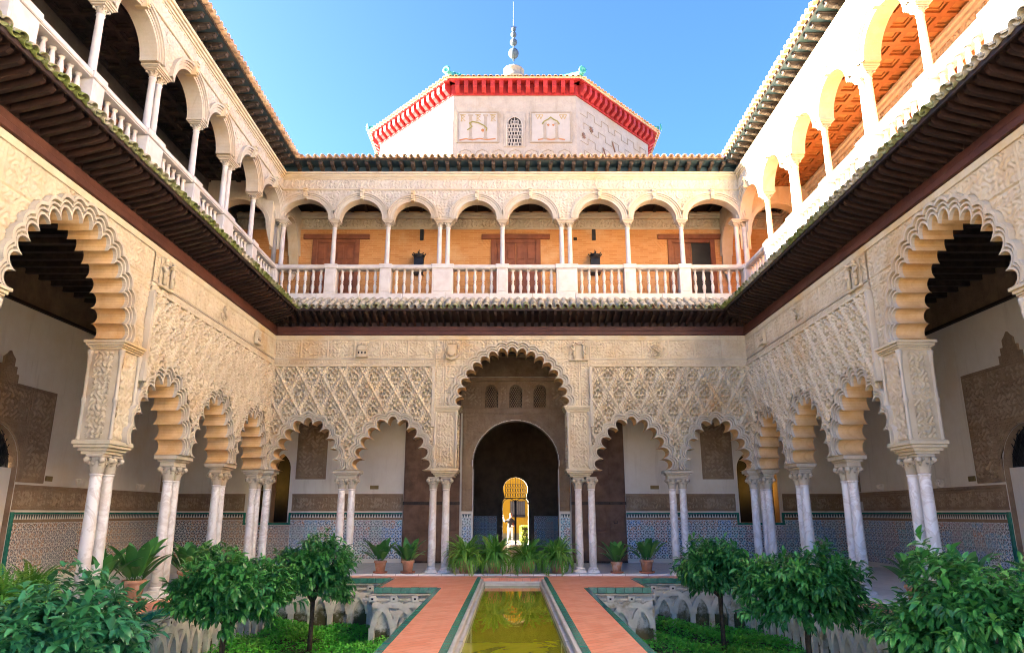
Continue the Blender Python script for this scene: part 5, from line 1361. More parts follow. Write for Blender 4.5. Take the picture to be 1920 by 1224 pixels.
# front face: two framed pictures, a pierced window, a carved band
a, L, ang = face_frame(0); FX = lambda u: a.x + u
def flat(m, pts, y0, y1, mi=0): m.prism(pts, lambda u, v, t: (FX(u), t, v), y0, y1, mi)
def frame_panel(u0, u1, z0, z1):
    m = MB(); m.cbox(FX(u0), FX(u1), -.03, -.002, z0, z1, .008); p = m.build('picture_panel', 'tower_panel', T)
    m = MB()
    for q in ((u0 - .06, u1 + .06, z1, z1 + .06), (u0 - .06, u1 + .06, z0 - .06, z0), (u0 - .06, u0, z0, z1), (u1, u1 + .06, z0, z1)): m.box(FX(q[0]), FX(q[1]), -.05, -.002, q[2], q[3])
    m.build('panel_frame', 'tower_relief', p); return p
def strip(m, pts, w, y=-.034):
    for p0, p1 in zip(pts[:-1], pts[1:]):
        d = Vector((p1[0] - p0[0], p1[1] - p0[1])).normalized() if p1 != p0 else Vector((1, 0)); nx, nz = -d.y * w, d.x * w
        e = d * w * .6
        m.add([(FX(p0[0] - e.x + nx), y, p0[1] - e.y + nz), (FX(p0[0] - e.x - nx), y, p0[1] - e.y - nz), (FX(p1[0] + e.x - nx), y, p1[1] + e.y - nz), (FX(p1[0] + e.x + nx), y, p1[1] + e.y + nz)], [(0, 1, 2, 3)])
        y -= .0004
pA = frame_panel(.24, 1.80, 15.95, 17.22); pB = frame_panel(3.18, 4.74, 15.95, 17.22)
def painted_column(p, u, z0, z1, w, mat='stone_pale'):
    m = MB(); m.cbox(FX(u - w), FX(u + w), -.045, -.031, z0 + .06, z1 - .08, .004); m.cbox(FX(u - w * 1.7), FX(u + w * 1.7), -.048, -.031, z0, z0 + .06, .004); m.cbox(FX(u - w * 1.7), FX(u + w * 1.7), -.048, -.031, z1 - .08, z1, .004); m.build('painted_column', 'tower_relief', p)
painted_column(pA, .72, 16.05, 17.15, .055); painted_column(pA, 1.32, 16.05, 17.15, .055)
m = MB(); strip(m, [(.60, 16.45), (.70, 16.52), (.78, 16.60), (.68, 16.75), (.80, 16.82), (1.05, 16.76), (1.25, 16.65), (1.38, 16.52), (1.36, 16.42)], .026, -.05); m.build('painted_ribbon', 'paint_olive', pA)
m = MB(); strip(m, [(.30, 16.0), (.55, 16.06), (.8, 16.01), (1.1, 16.07), (1.4, 16.02), (1.72, 16.06)], .03); m.build('painted_ground', 'paint_rust', pA)
m = MB()
for u in (.36, .98, 1.58):
    strip(m, [(u, 16.85), (u, 17.13)], .018); strip(m, [(u, 17.12), (u + .12, 17.06), (u + .02, 16.98), (u + .14, 16.86)], .016); strip(m, [(u - .07, 17.14), (u + .15, 17.14)], .014); strip(m, [(u - .05, 16.85), (u + .07, 16.85)], .014)
m.build('painted_letters', 'paint_fade', pA)
m = MB(); m.lathe([(.07, 0), (.05, .012), (.0, .016)], 12, cap=False); m.xform(Matrix.Translation((FX(1.22), -.034, 16.44)) @ Matrix.Rotation(PI / 2, 4, 'X')); m.build('painted_disc', 'paint_rust', pA)
painted_column(pB, 3.72, 16.05, 16.78, .055); painted_column(pB, 4.20, 16.05, 16.78, .055)
m = MB(); strip(m, [(3.62, 16.72), (3.70, 16.84), (3.85, 16.92), (3.96, 17.02), (4.07, 16.92), (4.22, 16.84), (4.30, 16.72)], .026, -.05); m.build('painted_ribbon', 'paint_olive', pB)
m = MB(); strip(m, [(3.45, 16.02), (3.7, 16.07), (3.96, 16.02), (4.25, 16.07), (4.5, 16.02)], .03); m.build('painted_ground', 'paint_rust', pB)
m = MB()
for u in (3.42, 4.38):
    strip(m, [(u - .06, 17.12), (u + .02, 16.95), (u + .08, 17.12), (u + .14, 16.95), (u + .22, 17.12)], .016); strip(m, [(u - .06, 17.15), (u + .22, 17.15)], .014)
m.build('painted_letters', 'paint_fade', pB)
for u in (3.86, 4.06):
    m = MB(); m.lathe([(.05, 0), (.04, .01), (.0, .014)], 12, cap=False); m.xform(Matrix.Translation((FX(u), -.034, 16.68)) @ Matrix.Rotation(PI / 2, 4, 'X')); m.build('painted_disc', 'paint_rust', pB)
# pierced window
ww = MB(); ww.cbox(FX(2.08), FX(2.92), -.05, -.002, 15.70, 17.22, .01); win = ww.build('window', 'tower_plaster', T)
out = lancet(0, 15.75, .31, 16.68, .36); m = MB(); m.prism([(FX(2.5 + u), v) for u, v in out], lambda u, v, t: (u, t, v), -.054, -.051); m.build('window_void', 'dark_void', win)
m = MB()
for i in range(-3, 4): 
    for j in range(7):
        c0 = Vector((2.5 + i * .105 + (.052 if j % 2 else 0), 15.80 + j * .165))
        if abs(c0.x - 2.5) > .27 or (c0.y > 16.62 and abs(c0.x - 2.5) > .31 - (c0.y - 16.62) * .7): continue
        pts = [(FX(c0.x + .062 * math.cos(k * PI / 4)), -.06, c0.y + .085 * math.sin(k * PI / 4)) for k in range(9)]
        m.tube(pts, .014, 4, 0, False)
for i in range(-2, 3):
    z1 = 17.0 - abs(i) * .08; m.tube([(FX(2.5 + i * .13), -.058, 15.76), (FX(2.5 + i * .13), -.058, z1)], .012, 4, 0, False)
for j in range(6): m.tube([(FX(2.2), -.058, 15.88 + j * .16), (FX(2.8), -.058, 15.88 + j * .16)], .010, 4, 0, False)
m.build('window_lattice', 'tower_panel', win)
m = MB(); m.tube([(FX(2.5 + u), -.06, v) for u, v in out], .03, 6); m.build('window_moulding', 'tower_panel', win)
# lower carved band of linked squares
for k in range(7):
    u = .24 + k * .66; m = MB()
    pts = [(u + .30 + .27 * math.cos(t * PI / 8 + PI / 8) * (1.12 if t % 2 else 1), 15.30 + .27 * math.sin(t * PI / 8 + PI / 8) * (1.12 if t % 2 else 1)) for t in range(17)]
    m.tube([(FX(p[0]), -.006, p[1]) for p in pts], .022, 4, 0, False)
    if k % 3 == 0: m.tube([(FX(u + .14), -.006, 15.36), (FX(u + .45), -.006, 15.22)], .03, 5); m.tube([(FX(u + .14), -.006, 15.22), (FX(u + .3), -.006, 15.44)], .03, 5)
    elif k % 3 == 1:
        for t in range(4): q = t * PI / 4; m.tube([(FX(u + .3 - .13 * math.cos(q)), -.008, 15.30 - .13 * math.sin(q)), (FX(u + .3 + .13 * math.cos(q)), -.008, 15.30 + .13 * math.sin(q))], .02, 4)
    else: m.tube([(FX(u + .2), -.01, 15.42), (FX(u + .4), -.01, 15.18)], .045, 5)
    m.build('carved_knot', 'tower_relief', T)
# right face: stepped interlace with small openings
a1, L1, ang1 = face_frame(1)
for r_ in range(5):
    m = MB(); z = 15.0 + r_ * .62; pts = []; o_ = 0 if r_ % 2 else .25
    for k in range(11):
        zz_ = z + (.14 if k % 2 else -.14); pts += [(k * .5 + o_, -.006, zz_), (k * .5 + .5 + o_, -.006, zz_)]
    m.tube([p for p in pts if .1 < p[0] < L1 - .1], .020, 4, 0, False); m.build('carved_interlace', 'tower_relief', T, a1, (0, 0, ang1))
for (u, z, kd) in ((1.0, 16.9, 0), (.45, 16.4, 0), (2.6, 16.75, 1), (1.9, 16.2, 1), (3.9, 16.6, 0), (3.2, 15.9, 0)):
    m = MB()
    for t in range(4 if kd == 0 else 1):
        q = t * PI / 4 + .3; m.tube([(u - .13 * math.cos(q), -.02, z - .13 * math.sin(q)), (u + .13 * math.cos(q), -.02, z + .13 * math.sin(q))] if kd == 0 else [(u - .08, -.02, z + .2), (u + .1, -.02, z - .2)], .022 if kd == 0 else .035, 5)
    m.build('star_opening', 'wood_old', T, a1, (0, 0, ang1))

# ------------------------------------------------------------------ hall behind the doorway, its far door and the yellow patio
HY = 38.0
m = MB(); m.box(-4.5, 4.9, YI, HY + .4, -.16, -.002); struct('hall_floor', m, 'marble_floor')
H = thing('hall', 'dark hall seen through the central doorway, its far arch open to daylight', 'hall', (0, 0, 0))
for x0, x1 in ((-4.8, -4.5), (4.9, 5.2)):
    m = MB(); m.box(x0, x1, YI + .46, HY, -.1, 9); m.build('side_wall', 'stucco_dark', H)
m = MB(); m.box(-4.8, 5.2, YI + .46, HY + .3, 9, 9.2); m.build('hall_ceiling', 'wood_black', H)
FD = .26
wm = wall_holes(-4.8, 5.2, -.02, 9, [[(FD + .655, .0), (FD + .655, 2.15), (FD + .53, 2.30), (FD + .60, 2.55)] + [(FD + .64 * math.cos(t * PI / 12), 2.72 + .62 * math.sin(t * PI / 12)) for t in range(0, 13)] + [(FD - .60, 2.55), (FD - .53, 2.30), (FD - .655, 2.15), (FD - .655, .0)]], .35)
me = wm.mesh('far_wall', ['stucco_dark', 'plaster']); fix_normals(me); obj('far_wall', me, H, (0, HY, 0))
for x in (-3.0, 3.4):
    m = MB(); m.box(x - .9, x + .9, HY - .02, HY - .001, 1.6, 3.0); m.build('plaster_panel', 'plaster', H)
m = MB(); m.box(-4.5, FD - .95, HY - .03, HY - .001, 0, 1.4); m.build('hall_dado', 'dado_cool', H)
m = MB(); m.box(FD + .95, 4.9, HY - .03, HY - .001, 0, 1.4); m.build('hall_dado', 'dado_cool', H)
m = MB(); m.box(-4.8, -XI + 6.1, YI + .455, YI + .47, -.1, 9) if False else None
for x0, x1 in ((-4.8, -1.5), (1.9, 5.2)):
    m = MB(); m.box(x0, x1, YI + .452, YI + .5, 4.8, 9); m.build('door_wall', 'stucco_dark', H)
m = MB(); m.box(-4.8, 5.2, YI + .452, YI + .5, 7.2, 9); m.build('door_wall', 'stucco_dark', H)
# iron gate
G = thing('iron_gate', 'black wrought iron gate with twin arches in the far doorway', 'gate', (FD, HY + .1, 0))
m = MB(); m.box(-.05, .05, -.02, .02, 0, 2.2); m.build('mullion', 'iron', G)
for s in (-1, 1):
    m = MB(); m.tube([(s * .33 + .31 * math.cos(t * PI / 10), 0, 2.0 + .27 * math.sin(t * PI / 10)) for t in range(11)], .022, 6); m.build('gate_arch', 'iron', G)
m = MB(); m.box(-.64, .64, -.015, .015, 2.27, 2.31); m.build('gate_bar', 'iron', G)
for i in range(9):
    x = -.52 + i * .13; m = MB(); zt = 2.72 + math.sqrt(max(0, .6 ** 2 - x * x)); m.tube([(x, 0, 2.31), (x, 0, zt)], .010, 5); m.build('bar', 'iron', G)
m = MB()
for j in range(3):
    for i in range(8):
        x = -.46 + i * .13; z = 2.45 + j * .24
        if math.hypot(x, z - 2.72) > .56 and z > 2.72: continue
        m.tube([(x + .055 * math.cos(t * PI / 4), 0, z + .09 * math.sin(t * PI / 4)) for t in range(9)], .011, 4)
m.build('scrollwork', 'iron', G)
# patio beyond
m = MB(); m.box(-14, 14, HY + .41, 56, -.3, -.05); struct('courtyard_floor', m, 'patio_stone')
yr = 0.0
YW = thing('yellow_wall', 'sunny yellow house wall with a barred window beyond the far doorway', 'wall', (FD + .1, 46.0, 0), yr)
m = MB(); m.box(-7, 7, 0, .3, -.1, 7.5); m.build('wall_face', 'ochre_paint', YW)
m = MB(); m.box(-7, 7, -.02, -.001, -.05, .35); m.build('plinth', 'paint_fade', YW)
m = MB(); m.cbox(-.36, .54, -.04, -.002, 1.35, 2.25, .01); wd = m.build('window', 'patio_stone', YW)
m = MB(); m.box(-.31, .49, -.045, -.041, 1.4, 2.2); m.build('pane', 'patio_stone', wd)
for i in range(8):
    m = MB(); x = -.36 + i * .1285; m.box(x - .009, x + .009, -.12, -.096, 1.3, 2.3); m.build('window_bar', 'iron', wd)
m = MB(); m.box(-.39, .57, -.125, -.09, 1.3, 1.33); m.box(-.39, .57, -.125, -.09, 2.27, 2.3); m.box(-.39, .57, -.12, -.095, 1.33, 1.46); m.build('window_rail', 'iron', wd)

# ------------------------------------------------------------------ foliage helpers
def leaves_mesh(name, P, D, U, Ln, Wd, mat, fold=.25, lf=None, droop=.25):
    """pointed folded leaves: P base (n,3), D direction, U up, length, width"""
    P = np.asarray(P); n = len(P); D = D / np.linalg.norm(D, axis=1)[:, None]
    S = np.cross(D, U); S /= np.linalg.norm(S, axis=1)[:, None] + 1e-9; N = np.cross(S, D)
    Ln = np.asarray(Ln)[:, None]; Wd = np.asarray(Wd)[:, None]
    b = P; m1 = P + D * Ln * .45; tip = P + D * Ln - N * Ln * droop
    l = m1 + S * Wd * .5 + N * Wd * fold; r = m1 - S * Wd * .5 + N * Wd * fold
    l2 = P + D * Ln * .78 + S * Wd * .32 + N * (Wd * fold * .6 - Ln * droop * .5); r2 = P + D * Ln * .78 - S * Wd * .32 + N * (Wd * fold * .6 - Ln * droop * .5)
    c2 = P + D * Ln * .78 - N * Ln * droop * .5
    V = np.stack([b, m1, l, r, l2, r2, c2, tip], 1).reshape(-1, 3)
    base = (np.arange(n) * 8)[:, None]
    T_ = np.array([[0, 1, 2], [0, 3, 1], [1, 6, 2], [2, 6, 4], [1, 3, 6], [3, 5, 6], [4, 6, 7], [6, 5, 7]])
    F = (base[:, :, None] + T_[None]).reshape(-1, 3)
    at = np.repeat(lf if lf is not None else RNG.random(n), 8)
    return np_mesh(name, V, F, mat, True, at)
def rand_dirs(n):
    v = RNG.normal(size=(n, 3)); return v / np.linalg.norm(v, axis=1)[:, None]

def orange_tree(x, y, top, rx, rz, zc, twigs, label, mat, seed, trunk_lean=0.0, leaf=.15, single=False):
    """clipped young orange tree: thin trunk, forking limbs, crown of leafy twigs"""
    global RNG
    RNG = np.random.default_rng(seed); rnd = random.Random(seed)
    z0 = -1.2
    root = thing('orange_tree', label, 'tree', (x, y, z0), 0, 'clipped orange trees in the garden beds')
    fork = zc - rz * .75 - z0
    m = MB(); tp = [(0, 0, -.1), (trunk_lean * .3, 0, fork * .4), (trunk_lean * .2, .02, fork * .75), (trunk_lean, 0, fork)]
    m.tube(tp, [.055, .045, .042, .05], 10); m.build('trunk', 'bark', root)
    C = np.array([trunk_lean, 0, zc - z0])
    for k in range(6):
        a = 2 * PI * k / 6 + rnd.random(); r = rx * rnd.uniform(.35, .7); zt = zc - z0 + rz * rnd.uniform(-.2, .6)
        p0 = Vector((trunk_lean, 0, fork - .03)); p3 = Vector((trunk_lean + r * math.cos(a), r * math.sin(a), zt)); p1 = p0.lerp(p3, .4) + Vector((0, 0, -.03)); p2 = p0.lerp(p3, .75) + Vector((rnd.uniform(-.06, .06), rnd.uniform(-.06, .06), .02))
        m = MB(); m.tube([p0, p1, p2, p3], [.034, .026, .017, .008], 7); m.build('limb', 'bark', root)
    # twig tips in a lumpy shell, flatter below
    d = rand_dirs(int(twigs * 1.5)); d = d[d[:, 2] > -.72][:twigs]
    lump = 1 + .16 * np.sin(d[:, 0] * 5 + seed) * np.sin(d[:, 1] * 4.3 + seed * 2) + .12 * np.sin(d[:, 2] * 6 + d[:, 0] * 4 + seed * 3)
    rad = (RNG.random(len(d)) ** .38) * lump
    tipP = C + d * np.array([rx, rx, rz]) * rad[:, None]
    tipP[:, 2] = np.where(tipP[:, 2] < C[2] - rz * .62, C[2] - rz * .62 - RNG.random(len(d)) * .12, tipP[:, 2])
    per = 12; n = len(tipP)
    base = np.repeat(tipP, per, 0)
    ax = d * np.array([1, 1, .75]) + np.array([0, 0, .25]); ax /= np.linalg.norm(ax, axis=1)[:, None]
    ax = np.repeat(ax, per, 0); rv = rand_dirs(n * per)
    side = np.cross(ax, rv); side /= np.linalg.norm(side, axis=1)[:, None]
    t = np.tile(np.linspace(0, 1, per), n)
    Pb = base - ax * ((1 - t) * .17)[:, None]
    mixk = (.35 + .5 * t)[:, None]
    D = side * (1 - mixk * .6) + ax * mixk + np.array([0, 0, -.42])
    U = np.tile(np.array([0., 0, 1.]), (n * per, 1)) + rand_dirs(n * per) * .35
    Ln = leaf * (0.45 + .75 * RNG.random(n * per)); Wd = Ln * (.36 + .1 * RNG.random(n * per))
    tw = np.repeat(RNG.random(n), per)
    lf = np.clip(.15 + .45 * tw + .3 * RNG.random(n * per) + .12 * (t > .85) + np.repeat(np.clip((d[:, 2]) * .12, -.1, .12), per), 0, 1)
    lf = np.where(np.repeat(RNG.random(n) < .035, per), .96, lf * .92); lf = np.where(RNG.random(n * per) < .008, 1.0, lf)
    big = np.zeros(n * per, bool)
    if single:
        tc = Pb + D * Ln[:, None]; sc_ = (tc[:, 1] + y) - .25 * Ln / leaf - .35 * d.repeat(per, 0)[:, 2]
        big[np.argsort(sc_)[:300]] = True
    k = ~big
    me = leaves_mesh('crown', Pb[k], D[k], U[k], Ln[k], Wd[k], mat, .22, lf[k], .22)
    c = tag(obj('crown', me, root), kind='stuff')
    if single:
        unit = [leaves_mesh('leaf', np.zeros((1, 3)), np.array([[1., 0, 0]]), np.array([[0., 0, 1.]]), [1.0], [1.0 * .41], mat, .22, np.array([(q + .5) / 10]), .22) for q in range(10)]
        for i in np.nonzero(big)[0]:
            dv = Vector(D[i]).normalized(); sv = dv.cross(Vector(U[i])).normalized(); nv = sv.cross(dv)
            M = Matrix((dv, -sv, nv)).transposed().to_4x4()
            o = obj('leaf', unit[min(9, int(lf[i] * 10))], c, Pb[i], M.to_euler(), (Ln[i], Wd[i] / .41, Ln[i]))
    return root
orange_tree(-4.12, 15.9, 1.1, .90, .74, .32, 560, 'orange tree at the back of the left garden bed', 'leaf_orange', 11)
orange_tree(-4.48, 12.0, 1.1, .98, .66, .34, 620, 'orange tree in the middle of the left garden bed', 'leaf_orange', 12, .05)
orange_tree(-4.42, 7.2, 1.1, 1.10, .70, .20, 760, 'nearest orange tree at the lower left, with bluish leaves', 'leaf_teal', 13, single=True)
orange_tree(4.30, 15.6, 1.1, .86, .66, .40, 520, 'orange tree on a thin straight trunk at the back of the right garden bed', 'leaf_orange', 14)
orange_tree(4.62, 12.0, 1.1, 1.02, .64, .34, 640, 'orange tree in the middle of the right garden bed', 'leaf_orange', 15, .02)
orange_tree(5.0, 8.0, 1.1, 1.12, .86, .26, 820, 'nearest and largest orange tree at the lower right', 'leaf_orange', 16, single=True)

# ------------------------------------------------------------------ potted plants
_m = MB(); _m.lathe([(.115, 0), (.15, .22), (.155, .23), (.172, .235), (.175, .285), (.16, .29), (.15, .24), (.05, .23)], 20); M_POT = _m.mesh('pot', 'terracotta')
_m = MB(); _m.lathe([(.15, 0), (.19, .015), (.20, .045), (.185, .045), (.15, .02), (.02, .02)], 20); M_SAU = _m.mesh('saucer', 'saucer_clay')
def leaf_blade(L, W, bend, up, mat, lf):
    """long leaf on a stalk, arching over"""
    n = 9; V = []; F = []
    for k in range(n + 1):
        t = k / n
        ang = up - bend * t * t
        if k == 0: px, pz = 0.0, 0.0
        else: px += L / n * math.cos(ang_p); pz += L / n * math.sin(ang_p)
        ang_p = ang
        w = W * (0.06 if t < .28 else max(0.0, math.sin(PI * min(1, (t - .25) / .75)) ** .7)) * .5
        nx, nz = -math.sin(ang), math.cos(ang)
        for s in (-1, 0, 1): V.append((px + nx * abs(s) * w * .35, s * w, pz + nz * abs(s) * w * .35))
    for k in range(n):
        for i in range(2): F.append((3 * k + i, 3 * k + i + 1, 3 * k + i + 4, 3 * k + i + 3))
    return np_mesh('leaf', np.array(V), np.array(F), mat, True, np.full(len(V), lf))
LEAFS = [leaf_blade(.52 + .09 * (i % 4), .125 + .02 * (i % 3), .35 + .22 * (i % 5), R(86 - 5 * (i % 4)), 'leaf_aspid', random.random() ** 1.2) for i in range(14)]
def aspidistra(x, y, label, s=1.0, n=34, saucer=True, pz=0.0, lift=0.0):
    root = thing('potted_aspidistra', label, 'potted plant', (x, y, pz), 0, 'potted aspidistras on the marble walk'); root.scale = (s, s, s)
    o = .035 if saucer else 0
    if saucer: obj('saucer', M_SAU, root)
    obj('pot', M_POT, root, (0, 0, o))
    for k in range(n):
        a = k * 2.399 + random.uniform(-.3, .3); r = .02 + .08 * random.random()
        tilt = random.uniform(.0, .85) * (k / n) + random.uniform(-.05, .1)
        o_ = obj('leaf', LEAFS[k % 14], root, (r * math.cos(a), r * math.sin(a), o + .22), (0, tilt, a), None)
        q = random.uniform(.75, 1.08); o_.scale = (q, q * 1.1, q)
    return root
for x, y, w, s in ((-3.45, 20.02, 'under the left arch, farther from the doorway', .98), (-2.72, 20.02, 'beside the left door columns, nearer the doorway', 1.0), (2.82, 20.02, 'beside the right door columns, nearer the doorway', .9), (3.62, 20.02, 'under the right arch, farther from the doorway', 1.06)):
    aspidistra(x, y, 'aspidistra in a clay pot ' + w, s)
aspidistra(-6.72, 13.55, 'large aspidistra in a clay pot between the left pillar and column pair', 1.18, 32)
aspidistra(-7.05, 12.95, 'aspidistra close behind the left front pillar', 1.05)
aspidistra(-6.85, 16.0, 'aspidistra under the second left side arch, nearer the viewer', 1.12)
aspidistra(-6.95, 16.75, 'aspidistra under the second left side arch, farther from the viewer', 1.12)
aspidistra(6.9, 12.9, 'aspidistra beside the right front pillar, half hidden by a tree', 1.1)
aspidistra(6.95, 11.6, 'aspidistra under the big right side arch', 1.1)

def frond_mesh(L, bend, up, lf):
    """fern frond: arching midrib with paired leaflets"""
    P = []; D = []; U = []; Ln = []; Wd = []; px = pz = 0.0; n = 22
    for k in range(n):
        t = k / n; a = up - bend * t ** 1.3; px += L / n * math.cos(a); pz += L / n * math.sin(a)
        w = .085 * math.sin(PI * min(1, .12 + t * .9)) ** .8 + .012
        for s in (-1, 1):
            P.append((px, 0, pz)); D.append((math.cos(a) * .4, s, math.sin(a) * .4 - .12)); U.append((-math.sin(a), 0, math.cos(a))); Ln.append(w * .8); Wd.append(.030)
    return leaves_mesh('frond', np.array(P), np.array(D), np.array(U), np.array(Ln), np.array(Wd), 'leaf_fern', .15, np.clip(lf + RNG.random(len(P)) * .25, 0, 1), .15)
FRONDS = {}
for fb in range(6):
    for ti in range(2):
        for q in range(3): FRONDS[fb, ti, q] = frond_mesh(.60 + .05 * q, 1.15 + .36 * fb + .15 * q, R(88 - 9 * fb), (.0 + .25 * random.random()) if ti == 0 else (.5 + .4 * random.random()))
def fern(x, y, label, s=1.0, n=80, tint=0, yel=.3):
    root = thing('potted_fern', label, 'potted plant', (x, y, 0), 0, 'potted ferns on the marble walk'); root.scale = (s * .88, s * .88, s * 1.06)
    obj('pot', M_POT, root, (0, 0, 0), None, (1.15, 1.15, .85))
    for k in range(n):
        a = k * 2.399; q = random.uniform(.72, 1.08); f = k / n
        obj('frond', FRONDS[min(5, int(f * 6)), 1 if random.random() < yel else 0, (k + tint) % 3], root, (.06 * math.cos(a), .06 * math.sin(a), .24), (random.uniform(-.25, .25), random.uniform(-.08, .12) + .22 * f, a), (q, q, q))
    return root
fern(-1.20, 19.98, 'yellowish fern in a clay pot, leftmost of the four before the doorway', 1.22, 100, 1, .75)
fern(-.42, 19.98, 'fern in a clay pot, second from the left before the doorway', 1.24, 100, 4, .35)
fern(.44, 20.0, 'dark fern in a clay pot, third from the left before the doorway', 1.14, 100, 7, .05)
fern(1.24, 20.0, 'fern in a clay pot, rightmost of the four before the doorway', 1.2, 100, 2, .4)
fern(-6.9, 10.9, 'fern on the left walk between the front pillar and the picture edge', 1.1, 70, 3)
fern(-6.75, 10.1, 'fern at the left picture edge behind the nearest orange tree', 1.1, 70, 5)
fern(-6.9, 9.4, 'fern on the left walk, cut by the picture edge', 1.0, 60, 2)

# ------------------------------------------------------------------ ground cover in the beds
def lawn(x0, x1, y0, y1, n, seed, label_name='lawn'):
    rg = np.random.default_rng(seed)
    X = rg.uniform(x0, x1, n); Y = rg.uniform(y0, y1, n)
    dens = np.sin(X * 1.9 + seed) * np.sin(Y * 1.1 + seed * 2) + .5 * np.sin(X * 4 + Y * 3)
    k = dens + rg.random(n) * 1.6 > -.15; X, Y, dens = X[k], Y[k], dens[k]; n = len(X)
    zg = -1.2 + .10 * np.sin(X * 2.1 + Y * .7) * np.sin(Y * 1.3 + X * .6) + .03 * np.sin(X * 7) * np.sin(Y * 6)
    hgt = (.05 + .13 * np.clip(dens + .4, 0, 1.2)) * rg.random(n) ** .7
    P = np.stack([X, Y, zg + hgt], -1); D = rg.normal(size=(n, 3)); D[:, 2] = np.abs(D[:, 2]) * .6 + .1
    U = np.tile([0., 0, 1.], (n, 1)) + rg.normal(size=(n, 3)) * .3
    Ln = .035 + .045 * rg.random(n); lf = np.clip(.3 + .3 * dens + .4 * rg.random(n), 0, 1)
    o = obj('ground_cover', leaves_mesh('ground_cover', P, D, U, Ln, Ln * .6, 'leaf_lawn', .15, lf, .2)); o['kind'] = 'stuff'
    return o
lawn(-5.85, XC - PX1 - .05, 8.5, 16.6, 42000, 3); lawn(-5.85, XC - PLX - .05, 16.6, 18.95, 9000, 4)
lawn(XC + PX1 + .05, 5.85, 8.5, 16.6, 36000, 5); lawn(XC + PLX + .05, 5.85, 16.6, 18.95, 8000, 6)
# hedge in the far patio
rg = np.random.default_rng(9); n = 5000; P = rg.uniform(-1, 1, (n, 3)); q = np.abs(P).max(1); P = P / q[:, None] * rg.uniform(.85, 1, n)[:, None]
P = P * np.array([.42, 1.6, .42]) + np.array([0, 0, .45]); D = P - np.array([0, 0, .45]) + rg.normal(size=(n, 3)) * .4
hd = thing('clipped_hedge', 'clipped yellow-green box hedge seen through the far doorway', 'hedge', (.98, 42.3, -.05))
obj('foliage', leaves_mesh('foliage', P, D, np.tile([0., 0, 1.], (n, 1)) + rg.normal(size=(n, 3)) * .3, np.full(n, .09), np.full(n, .06), 'leaf_hedge', .1, rg.random(n), .1), hd)
m = MB(); m.box(-.36, .36, -1.5, 1.5, 0, .82); m.build('hedge_core', 'soil', hd)

# ------------------------------------------------------------------ person standing in the far patio
def skin_body(name, pts, edges, mats, paint, parent):
    me = bpy.data.meshes.new(name); me.from_pydata([p[:3] for p in pts], edges, []); o = bpy.data.objects.new(name, me); COL.objects.link(o)
    mod = o.modifiers.new('skin', 'SKIN'); mod.use_smooth_shade = True
    for i, p in enumerate(pts):
        sv = me.skin_vertices[0].data[i]; sv.radius = (p[3], p[4] if len(p) > 4 else p[3]); sv.use_root = (i == 0)
    s2 = o.modifiers.new('sub', 'SUBSURF'); s2.levels = 2; s2.render_levels = 2
    bpy.context.view_layer.update()
    dg = bpy.context.evaluated_depsgraph_get(); nm = bpy.data.meshes.new_from_object(o.evaluated_get(dg))
    o.modifiers.clear(); o.data = nm; nm.materials.clear()
    for q in mats: nm.materials.append(MAT[q])
    for p in nm.polygons: p.material_index = paint(p.center); p.use_smooth = True
    o.parent = parent; return o
PR = thing('person', 'person in a dark jacket and white trousers raising an arm in the far doorway', 'person', (FD - .27, 40.6, -.05))
pts = [(0, 0, .80, .13, .10), (-.02, .01, 1.0, .12, .09), (.0, .03, 1.20, .15, .095), (.02, .02, 1.32, .055, .05), (.03, .0, 1.40, .055), (.035, -.01, 1.47, .085, .095), (.03, -.01, 1.55, .06, .07),
       (-.08, 0, .76, .085), (-.10, -.02, .44, .06), (-.13, .06, .08, .042), (-.14, -.06, .03, .035, .03),
       (.08, 0, .76, .085), (.10, -.04, .42, .06), (.12, .02, .08, .042), (.13, -.10, .03, .035, .03),
       (-.16, .03, 1.22, .06), (-.29, -.02, 1.12, .042), (-.36, -.10, 1.32, .032), (-.37, -.13, 1.40, .03, .02),
       (.18, .02, 1.21, .06), (.27, .0, .98, .042), (.18, -.15, .90, .032), (.13, -.19, .90, .03, .02)]
edges = [(0, 1), (1, 2), (2, 3), (3, 4), (4, 5), (5, 6), (0, 7), (7, 8), (8, 9), (9, 10), (0, 11), (11, 12), (12, 13), (13, 14), (2, 15), (15, 16), (16, 17), (17, 18), (2, 19), (19, 20), (20, 21), (21, 22)]
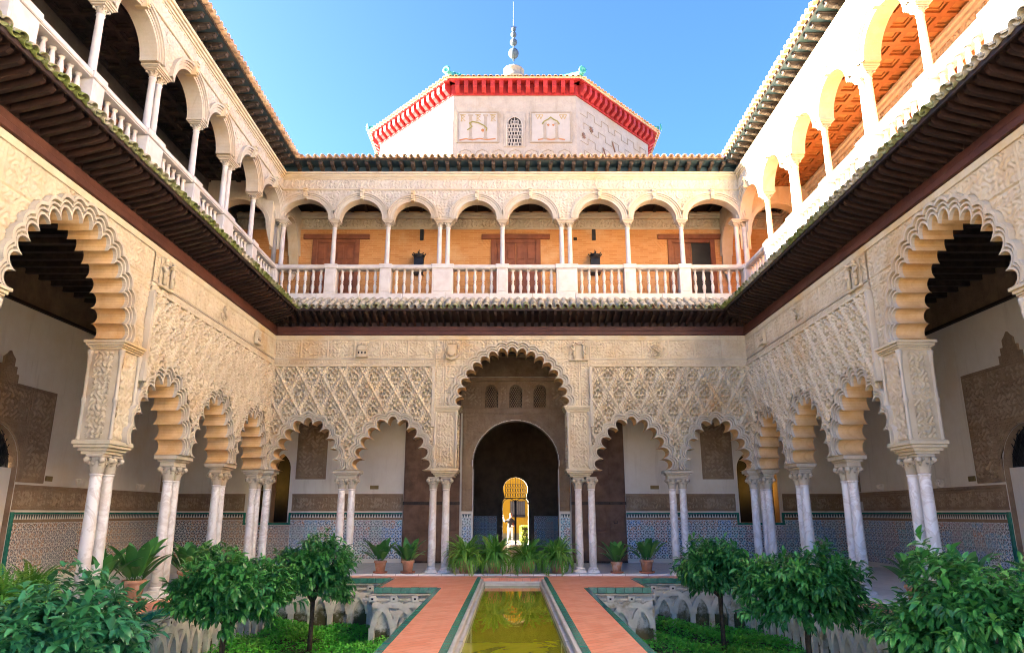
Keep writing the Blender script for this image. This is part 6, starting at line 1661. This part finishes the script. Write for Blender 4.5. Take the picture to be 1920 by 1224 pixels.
def paint(c):
    if c.z > 1.36 and abs(c.x) < .2: return 2
    if c.x < -.33 or (c.x < -.30 and c.z > 1.18): return 2 if c.z > 1.36 else 0
    if c.z < .07: return 1
    if c.z < .84 and abs(c.x) < .24 and not (c.x > .1 and c.y < -.12): return 0
    if c.y < -.14: return 2
    return 1
skin_body('body', pts, edges, ['cloth_white', 'cloth_dark', 'skin'], paint, PR)
m = MB(); m.lathe([(.0, .115)] + [(.098 * math.cos(t), .11 * math.sin(t)) for t in (1.2, .8, .4, 0, -.4, -.8)], 14, (.035, .015, 1.50), cap=False); m.tube([(.035, .06, 1.5), (.04, .09, 1.38), (.04, .07, 1.28)], [.07, .06, .02], 8); m.build('hair', 'hair', PR)
m = MB(); m.lathe([(.02, -.15), (.10, -.13), (.11, 0), (.09, .12), (.02, .14)], 10, (.16, .16, 1.05), sq=.4); m.build('backpack', 'bag', PR)
for s, (hx, hy, hz) in ((-1, (-.37, -.14, 1.42)), (1, (.11, -.20, .90))):
    m = MB()
    for k in range(4): m.tube([(hx + (k - 1.5) * .016, hy, hz), (hx + (k - 1.5) * .018, hy - .02, hz + .05), (hx + (k - 1.5) * .018, hy - .04, hz + .065)], [.009, .008, .006], 5)
    m.tube([(hx - s * .02, hy, hz - .01), (hx - s * .05, hy - .02, hz + .02)], [.01, .007], 5); m.build('fingers', 'skin', PR)

# ------------------------------------------------------------------ lit lamps in the little twin windows
for cx, s, w in ((-7.93, 1, 'left'), (8.15, -1, 'right')):
    root = thing('window_lamp', 'small lit uplight glowing amber inside the %s twin window' % w, 'lamp', (cx + s * .36 - s * .5, YI + .95, 2.15), 0, 'amber lamps in the twin windows')
    m = MB(); m.lathe([(.03, 0), (.07, .05), (.08, .12), (.06, .12), (.02, .06)], 10); m.build('lamp_bowl', 'iron', root)
    m = MB(); m.lathe([(.0, 0), (.05, .0), (.05, .03), (.0, .03)], 10, (0, 0, .085), cap=False); m.build('bulb', 'lamp_glow', root)
    ld = bpy.data.lights.new('amber_lamp', 'POINT'); ld.energy = 1.2; ld.color = (1.0, .55, .10); ld.shadow_soft_size = .05
    lo = bpy.data.objects.new('amber_lamp', ld); COL.objects.link(lo); lo.parent = root; lo.location = (0, -.02, .2)
